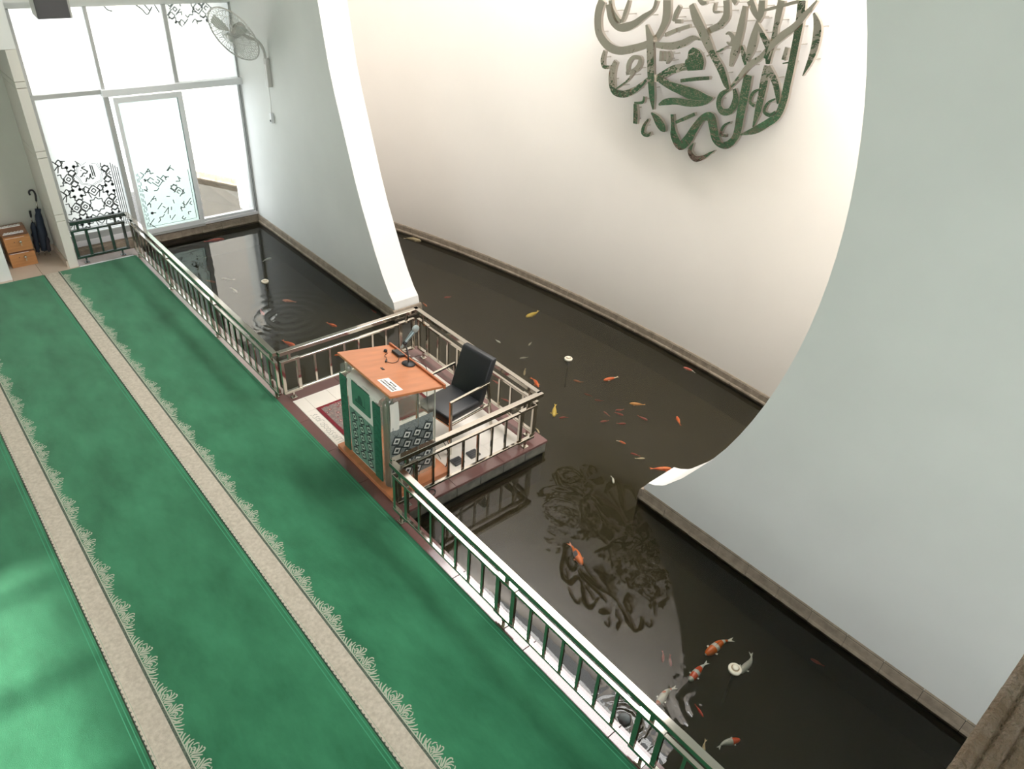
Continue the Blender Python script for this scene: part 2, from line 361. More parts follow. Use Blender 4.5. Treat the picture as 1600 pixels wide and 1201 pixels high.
# far wall left of the window: wall with a niche
bm = nb()
box(bm, -11.6, 1.04, 11.58, 12.6, -0.02, 2.965); box(bm, -11.6, 1.90, 11.58, 12.6, 2.965, 7.6)
struct('wall_far', bm, M['wall'])
bm = nb(); box(bm, 1.04, 2.0, 12.36, 12.6, -0.02, 2.965); struct('wall_niche', bm, M['niche'])
col = None
bm = nb(); box(bm, 1.79, 1.885, 11.60, 12.36, -0.75, 2.965); col = struct('wall_column', bm, M['joint_mortar'])
zs = [-0.02, 0.70, 0.80, 1.60, 1.69, 2.50, 2.58, 2.965]
for a, b in zip(zs, zs[1:]):
    obj('panel', bbox(1.775, 1.90, 11.58, 12.36, a + 0.003, b - 0.003, 0.003), M['column'], col)
bm = nb(); box(bm, 1.90, 5.0, 12.20, 12.6, 3.33, 7.6); box(bm, 1.90, 4.98, 12.05, 12.2, 3.42, 7.6); struct('wall_upper', bm, M['wall'])
# niche floor tiles
ft = None
bm = nb(); box(bm, 1.04, 1.775, 11.50, 12.36, -0.2, -0.006); ft = struct('floor_niche', bm, M['joint_mortar'])
for i in range(2):
    for j in range(2):
        obj('tile', bbox(1.042 + i * 0.368, 1.042 + (i + 1) * 0.368 - 0.003, 11.50 + j * 0.43, 11.497 + (j + 1) * 0.43, -0.006, 0.002, 0.001), M['floor'], ft)
for i in range(6):
    obj('tile', bbox(1.04 - (i + 1) * 0.36, 1.04 - i * 0.36 - 0.003, 11.50, 11.579, -0.006, 0.002, 0.001), M['floor'], ft)
bm = nb(); box(bm, 1.752, 1.775, 11.59, 12.35, 0.002, 0.10); box(bm, 1.04, 1.752, 12.34, 12.36, 0.002, 0.10); struct('baseboard_niche', bm, M['floor'])

# mezzanine ledge beside the camera
bm = nb()
prof = [(-0.0125, 4.42), (-0.0105, 4.497), (-0.014, 4.500), (-0.021, 4.4985), (-0.0235, 4.4955), (-0.026, 4.4985), (-0.033, 4.497), (-0.0355, 4.492), (-0.0375, 4.494), (-0.16, 4.494), (-0.16, 4.42)]
N_ = 240; rows = []
for i in range(N_ + 1):
    x = 0.30 + 1.5 * i / N_; row = []
    for j, (y, z) in enumerate(prof):
        d = noise.noise(Vector((x * 130, y * 300, 1))) * 0.0011 + noise.noise(Vector((x * 420, y * 500, 5))) * 0.0005
        row.append(bm.verts.new((x, y + (d if j < 9 else 0), z + (d * 0.6 if 0 < j < 9 else 0))))
    rows.append(row)
for p, q in zip(rows, rows[1:]):
    for j in range(len(prof)): bm.faces.new((p[j], p[(j+1) % len(prof)], q[(j+1) % len(prof)], q[j]))
bm.faces.new(rows[0]); bm.faces.new(rows[-1][::-1])
struct('trim_ledge', bm, M['ledge'])

# ---------------------------------------------------------------- pond
bm = nb(); box(bm, 2.6, 8.2, -5, 16, -0.75, -0.60); box(bm, 1.8, 2.6, 11.7, 16, -0.75, -0.60); struct('floor_pond', bm, M['bed'])
bm = nb()
xs = [2.84, 9.0]; vs = [bm.verts.new(p) for p in ((2.84, -5, -0.15), (7.9, -5, -0.15), (7.9, 16, -0.15), (1.91, 16, -0.15), (1.91, 11.79, -0.15), (2.84, 11.79, -0.15))]; bm.faces.new(vs)
o = obj('pond_water', bm, M['water'], label='dark still pond water with soft ripples between the walls', cat='water', kind='stuff', base=False, recalc=False)
for k, zz in enumerate((-0.215, -0.28)):
    bm = nb(); vs = [bm.verts.new(p) for p in ((2.84, -5, zz), (7.9, -5, zz), (7.9, 16, zz), (1.91, 16, zz), (1.91, 11.79, zz), (2.84, 11.79, zz))]; bm.faces.new(vs)
    obj('murk_layer', bm, M['murk'], o, recalc=False)

# curb stones
def curb_run(name, pts, width=0.03, label=None):
    """pts: foot line; every stone lies between two following points, the pond on its left hand side"""
    bm = nb()
    for (x0, y0), (x1, y1) in zip(pts, pts[1:]):
        pass
    root = None
    for k, ((x0, y0), (x1, y1)) in enumerate(zip(pts, pts[1:])):
        d = Vector((x1 - x0, y1 - y0)); L = d.length; d.normalize(); n = Vector((-d.y, d.x))
        bm = nb(); g = 0.0018; s0, s1 = g, L - g
        wob = random.uniform(-0.003, 0.003)
        prof = [(-0.02, -0.175), (width + wob, -0.175), (width + wob + 0.006, -0.146), (width + wob + 0.002, -0.128), (width * 0.8, -0.116), (width * 0.7, -0.040), (0.006, -0.022), (-0.02, -0.018)]
        def P(s, q): return (x0 + d.x * s + n.x * q[0], y0 + d.y * s + n.y * q[0], q[1])
        A = [bm.verts.new(P(s0, q)) for q in prof]; Bv = [bm.verts.new(P(s1, q)) for q in prof]
        bm.faces.new(A); bm.faces.new(Bv[::-1])
        for i in range(len(prof)): bm.faces.new((A[i], Bv[i], Bv[(i+1) % len(prof)], A[(i+1) % len(prof)]))
        if root is None:
            rb = nb()
            for (a0, b0), (a1, b1) in zip(pts, pts[1:]):
                e = Vector((a1 - a0, b1 - b0)).normalized(); ox, oy = -e.y * 0.016, e.x * 0.016
                a0 += ox; a1 += ox; b0 += oy; b1 += oy
                q = [rb.verts.new(p) for p in ((a0, b0, -0.6), (a1, b1, -0.6), (a1, b1, -0.03), (a0, b0, -0.03))]; rb.faces.new(q)
            root = obj(name, rb, M['under'], kind='structure', base=False)
        obj('curb_stone', bm, M['curb'], root)
    return root
def line(y0, y1, x, step=0.326):
    n = max(1, round(abs(y1 - y0) / step)); return [(x, y0 + (y1 - y0) * i / n) for i in range(n + 1)]
curb_run('trim_1', line(-3.3, 3.225, WX0))
curb_run('trim_2', line(7.835, 12.2, WX0))
curb_run('trim_3', [(WX1, 3.225), (WX0, 3.225)][::-1][::-1] and [(WX0 - 0.03, 3.222), (WX1 + 0.03, 3.222)])
curb_run('trim_4', [(WX1 + 0.03, 7.838), (WX0 - 0.03, 7.838)])
yy = [-1.0 + 0.33 * i for i in range(51)]
curb_run('trim_5', [(curveX(y), y) for y in yy])
curb_run('trim_6', [(WX0, 12.21)] + [(4.98 - 0.34 * i, 12.21) for i in range(1, 9)][:8] + [(1.9, 12.21)])
curb_run('trim_7', [(WX1, 7.85 + 0.33 * i) for i in range(16)][::-1])

# granite copings along the railings
def coping(name, segs, mat_, z0=-0.62, z1=0.0):
    root = None
    for (x0, x1, y0, y1) in segs:
        b_ = bbox(x0, x1, y0, y1, z0, z1, 0.003)
        if root is None: root = struct(name, b_, mat_)
        else: obj('granite_slab', b_, mat_, root)
    return root
def runs(x0, x1, y0, y1, step):
    n = max(1, round((y1 - y0) / step)); s = (y1 - y0) / n
    return [(x0, x1, y0 + i * s + 0.0012, y0 + (i + 1) * s - 0.0012) for i in range(n)]
coping('trim_8', runs(2.66, 2.84, -4.9, 4.37, 0.92), M['granite'])
coping('trim_9', runs(2.66, 2.84, 6.85, 11.56, 0.94), M['pale_granite'])
coping('trim_10', [(1.90, 2.84, 11.562, 11.80)], M['pale_granite'])
coping('trim_11', [(1.90, 2.66, 11.50, 11.562)], M['white_alu'])

# pulpit platform
plat = thing('pulpit_platform', (3.7, 5.6, -0.15), 'low platform of white tiles edged in maroon granite, built out into the pond', 'platform')
bm = nb(); box(bm, 2.66, 4.675, 4.40, 6.82, -0.62, -0.012); obj('core', bm, M['under'], plat)
for a in ([(2.66, 2.81, 4.37 + i * 0.62, 4.37 + (i + 1) * 0.62 - 0.002) for i in range(4)] +
          [(2.812 + i * 0.63, 2.81 + (i + 1) * 0.63, 6.642, 6.85) for i in range(3)] +
          [(2.812 + i * 0.63, 2.81 + (i + 1) * 0.63, 4.37, 4.535) for i in range(3)] +
          [(4.482, 4.70, 4.537 + i * 0.70, 4.535 + (i + 1) * 0.70) for i in range(3)]):
    x0, x1, y0, y1 = a
    x1 = min(x1, 4.70)
    if y0 < 4.536 and x0 > 2.811 and y1 < 4.54 and x1 > 4.6: x1 = 4.70
    obj('granite_slab', bbox(x0, x1, y0, y1, -0.03, 0.0, 0.002), M['granite'], plat)
obj('granite_slab', bbox(4.702 - 0.0, 4.703, 4.37, 4.371, -0.02, -0.01, 0.0001), M['granite'], plat) if False else None
tx = [2.812, 2.952, 3.236, 3.650, 4.060, 4.480]; ty = [4.537, 4.72, 5.12, 5.53, 5.94, 6.36, 6.640]
for i in range(len(tx) - 1):
    for j in range(len(ty) - 1):
        obj('floor_tile', bbox(tx[i], tx[i+1] - 0.002, ty[j], ty[j+1] - 0.002, -0.02, 0.003, 0.0008), M['white_tile'], plat)
for i in range(6):
    x = 2.842 + i * 0.31; x1 = min(x + 0.306, 4.692)
    if i < 6: obj('side_stone', bbox(x, x1, 4.384, 4.402, -0.165, -0.032, 0.003), M['slate'], plat)
    x = 2.842 + i * 0.31
    obj('side_stone', bbox(x, x1, 6.818, 6.836, -0.165, -0.032, 0.003), M['slate'], plat)
for i in range(8):
    y = 4.40 + i * 0.303; obj('side_stone', bbox(4.672, 4.688, y, y + 0.299, -0.165, -0.032, 0.003), M['slate'], plat)
# engraved band of lettering on the left row of tiles
bm = nb(); f = lambda p: Vector((p.x, p.y, 0.0042)); random.seed(3)
y = 6.28
while y > 4.75:
    if y < 5.50 and y > 4.60: break
    k = random.choice((0, 1, 2, 3)); x = 2.88
    if k == 0: flat_ribbon(bm, cr([(x - .035, y), (x + .03, y - .005), (x + .035, y - .04)], 3), 0.006, f)
    elif k == 1: flat_ribbon(bm, cr([(x - .04, y), (x - .02, y - .03), (x + .01, y - .01), (x + .03, y - .035)], 3), 0.007, f)
    elif k == 2: flat_ribbon(bm, [(x - .045, y - .01), (x + .04, y - .02)], 0.005, f)
    else: flat_ribbon(bm, cr([(x - .01, y), (x - .03, y - .02), (x, y - .04), (x + .02, y - .02), (x, y)], 3), 0.006, f)
    y -= random.uniform(0.035, 0.06)
obj('tile_lettering', bm, M['tile_mark'], plat, recalc=False)

# rug
rug = thing('oriental_rug', (3.5, 6.0, 0.003), 'red bordered floral oriental rug lying on the platform beside the lectern', 'rug')
obj('border', bbox(2.955, 4.10, 5.61, 6.36, 0.004, 0.012, 0.002), M['rug_border'], rug)
obj('field', bbox(2.995, 4.06, 5.65, 6.32, 0.0121, 0.0145, 0.0008), M['rug'], rug)

# ---------------------------------------------------------------- carpets
def carpet_parts():
    """one strip of carpet 1.268 m wide seen from its own left edge"""
    Y0, Y1 = -4.9, 11.50
    r = thing('carpet_strip', (1.42, 0, 0), 'green carpet strip nearest the pond railing with cream floral border', 'carpet', 'green prayer carpets')
    bm = bbox(1.42, 2.686, Y0, Y1, -0.012, 0.010, 0.003); g = obj('pile', bm, M['carpet'], r)
    bm = nb(); box(bm, 1.432, 1.600, Y0, Y1 - 0.004, 0.010, 0.0115); obj('cream_band', bm, M['carpet_cream'], r)
    bm = nb(); n = int((Y1 - Y0) / 0.045)
    for i in range(n):   # scalloped cream edge on a dark line
        y = Y0 + 0.02 + i * 0.045; c = [bm.verts.new((1.433, y, 0.0114))] + [bm.verts.new((1.433 - 0.011 * math.sin(PI * k / 4), y + 0.0225 - 0.02 * math.cos(PI * k / 4), 0.0114)) for k in range(5)]
        bm.faces.new(c)
    obj('scallop_edge', bm, M['carpet_cream'], r, kind='stuff', recalc=False)
    bm = nb(); box(bm, 1.4205, 1.436, Y0, Y1 - 0.004, 0.010, 0.0108); box(bm, 1.600, 1.618, Y0, Y1 - 0.004, 0.010, 0.0114); obj('dark_edge', bm, M['carpet_dark'], r)
    bm = nb()
    box(bm, 1.619, 1.627, Y0, Y1 - 0.004, 0.010, 0.0116)
    obj('leaf_line', bm, M['carpet_floral'], r)
    bm = nb()
    for x in (2.634, 2.662): box(bm, x, x + 0.007, Y0, Y1 - 0.004, 0.010, 0.0108)
    box(bm, 1.4425, 1.444, Y0, Y1 - 0.004, 0.0115, 0.0118); obj('pinstripe', bm, M['carpet_line'], r)
    bm = nb(); f = lambda p: Vector((p.x, p.y, 0.0119))
    x0 = 1.625; per = 0.254
    motif = [  # (points across, along; widths) of one flower, drawn with leaves to both sides
        ([(0, .062), (.030, .066), (.050, .085), (.046, .103), (.034, .100)], .009),
        ([(.004, .075), (.024, .092), (.030, .112), (.022, .120)], .008),
        ([(.018, .062), (.052, .058), (.082, .066), (.094, .080)], .010),
        ([(.030, .058), (.060, .040), (.092, .040), (.102, .054), (.094, .062)], .009),
        ([(.045, .064), (.070, .078), (.078, .100)], .008),
        ([(.008, .052), (.040, .034), (.072, .014)], .011),
        ([(.004, .044), (.030, .022), (.050, .006)], .009),
        ([(.0, .088), (.014, .110), (.034, .130), (.060, .140)], .010),
        ([(.0, .112), (.010, .135), (.026, .158), (.040, .166)], .012),
        ([(.0, .150), (.022, .164), (.050, .180)], .011),
        ([(.0, .176), (.022, .196), (.058, .206)], .010),
        ([(.0, .198), (.018, .222), (.040, .236)], .011),
        ([(.004, .020), (.030, .004), (.046, -.008)], .010),
        ([(.050, .120), (.074, .118), (.086, .104)], .008),
        ([(.030, .150), (.052, .158), (.070, .156)], .009),
        ([(.0, .232), (.016, .246), (.030, .254)], .010),
        ([(.012, .078), (.034, .074), (.042, .086), (.030, .092), (.022, .086)], .006),
    ]
    nper = int((Y1 - Y0) / per)
    for i in range(nper):
        yb = Y0 + i * per; mir = (i % 2 == 1)
        for pts, w in motif:
            q = cr([(x0 + a * 1.0, yb + (per - b if mir else b)) for a, b in pts], 2)
            ws = [w * 1.12 * (0.55 + 0.45 * math.sin(PI * (0.15 + 0.8 * k / (len(q) - 1)))) for k in range(len(q))]
            flat_ribbon(bm, q, ws, f)
    obj('floral_border', bm, M['carpet_floral'], r, kind='stuff', recalc=False)
    return r
c0 = carpet_parts()
labels = ['green carpet strip in the middle of the floor with cream floral border', 'green carpet strip in the sunlit lower corner']
for k in range(1, 10):
    c = c0.copy(); COL.objects.link(c); c.location.x = 1.42 - 1.272 * k
    c['label'] = labels[k - 1] if k <= 2 else 'green carpet strip further into the hall beyond the sunlit one'
    for ch in list(c0.children):
        d = ch.copy(); COL.objects.link(d); d.parent = c

# ---------------------------------------------------------------- window wall
def bar(x0, x1, z0, z1, y0=12.20, y1=12.26): return bbox(x0, x1, y0, y1, z0, z1, 0.003)
win = thing('window_1', (3.4, 12.25, 0), None, None); win['kind'] = 'structure'
for a in ((2.92, 2.968, 2.26, 3.34), (3.962, 4.022, 2.26, 3.34), (4.955, 4.985, 0.0, 3.34), (2.92, 2.990, 0.0, 2.16), (1.90, 2.04, 0.30, 3.34)):
    obj('mullion', bar(*a), M['alu'], win)
obj('mullion', bar(4.915, 4.955, 0.05, 2.165), M['alu'], win)
obj('gasket', bar(4.950, 4.957, 0.0, 3.33, 12.195, 12.2), M['dark_gap'], win)
obj('transom', bar(1.90, 2.93, 2.20, 2.26, 12.19, 12.26), M['alu'], win)
obj('transom', bar(2.90, 4.985, 2.165, 2.262, 12.13, 12.26), M['white_alu'], win)
obj('sill', bar(3.99, 4.98, -0.018, 0.03, 12.19, 12.40), M['sill'], win)
obj('bottom_rail', bar(1.90, 3.0, 0.11, 0.21, 12.21, 12.27), M['alu'], win)
obj('sill', bar(1.90, 3.0, 0.02, 0.11, 12.20, 12.30), M['sill'], win)
obj('sill', bar(1.90, 3.0, -0.02, 0.02, 12.215, 12.30), M['curb'], win)
obj('bottom_rail', bar(4.02, 4.92, 0.035, 0.075, 12.21, 12.26), M['white_alu'], win)
for a, mt in (((2.04, 2.92, 0.21, 2.20), 'frosted'), ((2.04, 2.92, 2.26, 3.34), 'frosted_bright'), ((2.968, 3.962, 2.26, 3.34), 'frosted_bright'), ((4.022, 4.955, 2.26, 3.34), 'frosted'), ((4.02, 4.915, 0.075, 2.165), 'clear')):
    bm = nb(); box(bm, a[0], a[1], 12.232, 12.238, a[2], a[3]); obj('pane', bm, M[mt], win)
door = thing('door_1', (3.53, 12.2, 0.0), None, None); door['kind'] = 'structure'
for a in ((3.03, 3.085, 0.02, 2.14), (3.945, 4.02, 0.02, 2.14), (3.085, 3.945, 2.06, 2.14), (3.085, 3.945, 0.02, 0.10)):
    obj('door_frame', bar(a[0], a[1], a[2], a[3], 12.15, 12.20), M['white_alu'], door)
bm = nb(); box(bm, 3.085, 3.945, 12.172, 12.178, 0.10, 2.06); obj('pane', bm, M['door_glass'], door)
obj('gasket', bar(3.938, 3.945, 0.10, 2.06, 12.165, 12.185), M['dark_gap'], door)
obj('door_sill', bar(3.0, 4.02, -0.02, 0.018, 12.15, 12.26), M['alu'], door)

# etched pattern: lattice of stars, diamonds and crosses, with the word in the medallion
def seg2(bm, pts, w, y, mi=0, keep=None):
    for p, q in zip(pts, pts[1:]):
        if keep is None or keep((p[0] + q[0]) / 2, (p[1] + q[1]) / 2):
            flat_ribbon(bm, [p, q], w, lambda v: Vector((v.x, y, v.y)), mi)
def dia(c, h): return [(c[0] + h, c[1]), (c[0], c[1] + h), (c[0] - h, c[1]), (c[0], c[1] - h), (c[0] + h, c[1])]
def lattice(bm, x0, x1, z0, z1, y, w, keep):
    def K(a, b): return x0 < a < x1 and z0 < b < z1 and keep(a, b)
    ox, oz = 2.485, 0.62; sx, sz = 0.46, 0.44
    for i in range(-2, 5):
        for j in range(-2, 7):
            cx, cz = ox + i * sx, oz + j * sz
            star = [(cx + (0.118 if k % 2 == 0 else 0.086) * math.cos(k * PI / 8), cz + (0.118 if k % 2 == 0 else 0.086) * math.sin(k * PI / 8)) for k in range(17)]
            if not (1.02 < cz < 1.3 and 2.3 < cx < 2.7 and x0 < 2.5): seg2(bm, star, w, y, keep=K)
            ex, ez = cx + sx / 2, cz            # double diamonds
            for s in (-1, 1):
                c = (ex + s * 0.062, ez); seg2(bm, dia(c, 0.078), w, y, keep=K); seg2(bm, dia(c, 0.032), w, y, keep=K)
                c = (ex, ez + s * 0.085); seg2(bm, dia(c, 0.050), w, y, keep=K)
            c = (cx, cz + sz / 2); seg2(bm, dia(c, 0.085), w, y, keep=K); seg2(bm, dia(c, 0.034), w, y, keep=K)
            for s in (-1, 1):
                seg2(bm, dia((cx + s * 0.10, cz + sz / 2 + 0.03), 0.05), w, y, keep=K)
                seg2(bm, [(cx + s * 0.085, cz + sz / 2), (cx + s * 0.055, cz + 0.11)], w, y, keep=K)
                seg2(bm, [(cx + s * 0.085, cz - 0.04), (cx + s * 0.14, cz - 0.05)], w, y, keep=K)
            c = (cx + sx / 2, cz + sz / 2)      # cross with four small stars
            a, b2 = 0.045, 0.11
            pl = [(a, a), (b2, a * 1.2), (b2 * .9, 0), (b2, -a * 1.2), (a, -a), (a * 1.2, -b2), (0, -b2 * .9), (-a * 1.2, -b2), (-a, -a), (-b2, -a * 1.2), (-b2 * .9, 0), (-b2, a * 1.2), (-a, a), (-a * 1.2, b2), (0, b2 * .9), (a * 1.2, b2), (a, a)]
            seg2(bm, [(c[0] + p[0], c[1] + p[1]) for p in pl], w, y, keep=K)
            for s in (-1, 1):
                for t in (-1, 1):
                    q = (c[0] + s * 0.048, c[1] + t * 0.048)
                    for k in range(3):
                        d = (math.cos(k * PI / 3 + .3) * 0.024, math.sin(k * PI / 3 + .3) * 0.024)
                        seg2(bm, [(q[0] - d[0], q[1] - d[1]), (q[0] + d[0], q[1] + d[1])], w * 1.3, y, keep=K)
bm = nb(); YF = 12.226
ell = lambda a, b: ((a - 2.485) / 0.205) ** 2 + ((b - 1.10) / 0.185) ** 2 > 1
top = lambda a: 1.36 - 0.19 * (a - 2.06) / 0.8
lattice(bm, 2.05, 2.78, 0.28, 1.40, YF, 0.015, lambda a, b: b < top(a) and ell(a, b))
# medallion and the word
for s in (0.20, 0.178):
    seg2(bm, [(2.485 + s * (1.0 if k % 2 == 0 else 0.86) * math.cos(k * PI / 8), 1.10 + s * (1.0 if k % 2 == 0 else 0.86) * math.sin(k * PI / 8)) for k in range(17)], 0.006, YF, keep=lambda a, b: b < top(a))
for pts in ([(2.545, 1.215), (2.555, 1.04)], [(2.52, 1.225), (2.528, 1.055)],
            cr([(2.50, 1.10), (2.495, 1.05), (2.515, 1.015), (2.535, 1.03)], 3), cr([(2.49, 1.09), (2.478, 1.04), (2.455, 1.02), (2.44, 1.05)], 3),
            cr([(2.45, 1.21), (2.40, 1.20), (2.44, 1.165), (2.465, 1.13), (2.44, 1.11), (2.41, 1.12), (2.38, 1.08), (2.355, 1.075)], 3),
            cr([(2.43, 1.04), (2.42, 0.995), (2.405, 0.99)], 3)):
    seg2(bm, pts, 0.018, YF)
for c in ((2.385, 1.16), (2.41, 1.075), (2.47, 1.14)): seg2(bm, dia(c, 0.006), 0.01, YF)
for x in (2.80, 2.828, 2.856, 2.884): seg2(bm, [(x, 0.24), (x, 1.22 - (x - 2.8))], 0.012, YF)
for z in (0.235, 0.262, 0.30): seg2(bm, [(2.05, z), (2.87, z)], 0.006, YF)
obj('etched_pattern', bm, M['frit'], win, kind='stuff', recalc=False)
bm = nb(); random.seed(11)
def keepdoor(a, b):
    h = noise.noise(Vector((a * 9, b * 9, 3.1)))
    return b < 1.08 - 0.2 * (a - 3.09) - 0.06 * math.sin(a * 17) and h > -0.02 + (0.25 if ((a - 3.5) ** 2 + (b - .55) ** 2) < 0.03 else 0) and random.random() < 0.8
lattice(bm, 3.16, 3.86, 0.13, 1.12, 12.166, 0.013, keepdoor)
for x in (3.115, 3.135, 3.155, 3.90):
    z = 0.14
    while z < (1.0 if x < 3.5 else 0.85):
        l = random.uniform(0.02, 0.07) if x < 3.5 else 0.2; seg2(bm, [(x, z), (x, z + l)], 0.009, 12.166); z += l + (random.uniform(0.02, 0.05) if x < 3.5 else 0.005)
seg2(bm, [(3.12, 0.135), (3.90, 0.135)], 0.006, 12.166)
obj('etched_pattern', bm, M['frit'], door, kind='stuff', recalc=False)
bm = nb(); lattice(bm, 4.05, 4.80, 3.02, 3.33, YF, 0.014, lambda a, b: b > 3.06 + 0.08 * noise.noise(Vector((a * 8, 1, 2))) and random.random() < 0.75)
for pts in (cr([(3.20, 3.34), (3.24, 3.28), (3.30, 3.26)], 3), cr([(3.62, 3.335), (3.70, 3.27), (3.76, 3.20), (3.84, 3.30)], 3), cr([(3.74, 3.335), (3.80, 3.25)], 3), cr([(3.88, 3.33), (3.93, 3.22)], 3)):
    seg2(bm, pts, 0.02, YF)
obj('etched_pattern', bm, M['frit_light'], win, kind='stuff', recalc=False)

# ---------------------------------------------------------------- railings
def railing(label, axis, fixed, a0, a1, boxes, spacing=0.185, cut=(0, 0), loc=None, steel=None):
    """axis 'y': runs along y at x=fixed. boxes: centres of the framed posts"""
    steel = steel or M['steel']
    def B(u0, u1, v0, v1, z0, z1, w=0.0025):
        return bbox(fixed + v0, fixed + v1, u0, u1, z0, z1, w) if axis == 'y' else bbox(u0, u1, fixed + v0, fixed + v1, z0, z1, w)
    c = (a0 + a1) / 2
    r = thing('railing', (fixed, c, 0) if axis == 'y' else (c, fixed, 0), label, 'railing', 'polished steel railings around the pond')
    obj('handrail', B(a0 - cut[0], a1 + cut[1], -0.03, 0.03, 0.60, 0.65, 0.004), steel, r)
    edges = []
    for b in boxes:
        h = 0.093
        obj('post', B(b - h - 0.020, b - h + 0.020, -0.016, 0.016, 0.085, 0.515), steel, r)
        obj('post', B(b + h - 0.020, b + h + 0.020, -0.016, 0.016, 0.085, 0.515), steel, r)
        obj('post_cap', B(b - h - 0.022, b + h + 0.022, -0.020, 0.020, 0.490, 0.522), steel, r)
        obj('post_base', B(b - h - 0.022, b + h + 0.022, -0.020, 0.020, 0.080, 0.112), steel, r)
        obj('bracket', B(b - 0.017, b + 0.017, -0.012, 0.012, 0.520, 0.602), steel, r)
        obj('foot', B(b - 0.012, b + 0.012, -0.012, 0.012, 0.004, 0.082), steel, r)
        obj('foot_plate', B(b - 0.034, b + 0.034, -0.03, 0.03, 0.0, 0.010), steel, r)
        edges.append((b - h - 0.02, b + h + 0.02))
    edges.sort(); lo = a0 + 0.04; spans = []
    prev = None
    for e in edges:
        if prev is None:
            if e[0] - lo > 0.25: spans.append((lo, e[0]))
        else: spans.append((prev, e[0]))
        prev = e[1]
    if a1 - 0.04 - prev > 0.25: spans.append((prev, a1 - 0.04))
    for s0, s1 in spans:
        obj('upper_rail', B(s0, s1, -0.016, 0.016, 0.484, 0.510), steel, r)
        obj('lower_rail', B(s0, s1, -0.016, 0.016, 0.090, 0.114), steel, r)
        n = max(1, round((s1 - s0) / spacing)); d = (s1 - s0) / n
        for i in range(1, n): obj('baluster', B(s0 + d * i - 0.013, s0 + d * i + 0.013, -0.010, 0.010, 0.112, 0.486, 0.002), steel, r)
    return r
railing('long steel railing in the foreground between carpet and pond', 'y', 2.73, -3.0, 4.40, [4.29, 2.80, 1.32, -0.16, -1.64], cut=(0, 0.03))
railing('long steel railing from the platform back to the window', 'y', 2.71, 6.72, 11.60, [6.83, 8.49, 10.12, 11.42], cut=(0, 0.03))
railing('steel railing on the far side of the platform behind the desk', 'x', 6.71, 2.74, 4.60, [2.865, 4.425])
railing('steel railing on the pond side of the platform behind the chair', 'y', 4.575, 4.44, 6.71, [6.56, 4.52 + 0.06], cut=(0.0, 0.03))
railing('steel railing on the near side of the platform in front of the chair', 'x', 4.44, 2.74, 4.605, [2.90, 4.42])
railing('short dark steel railing below the etched window', 'x', 11.63, 1.93, 2.70, [2.03, 2.54], steel=mat('dull_dark_steel', (0.20, 0.22, 0.22), 0.25, 1.0))

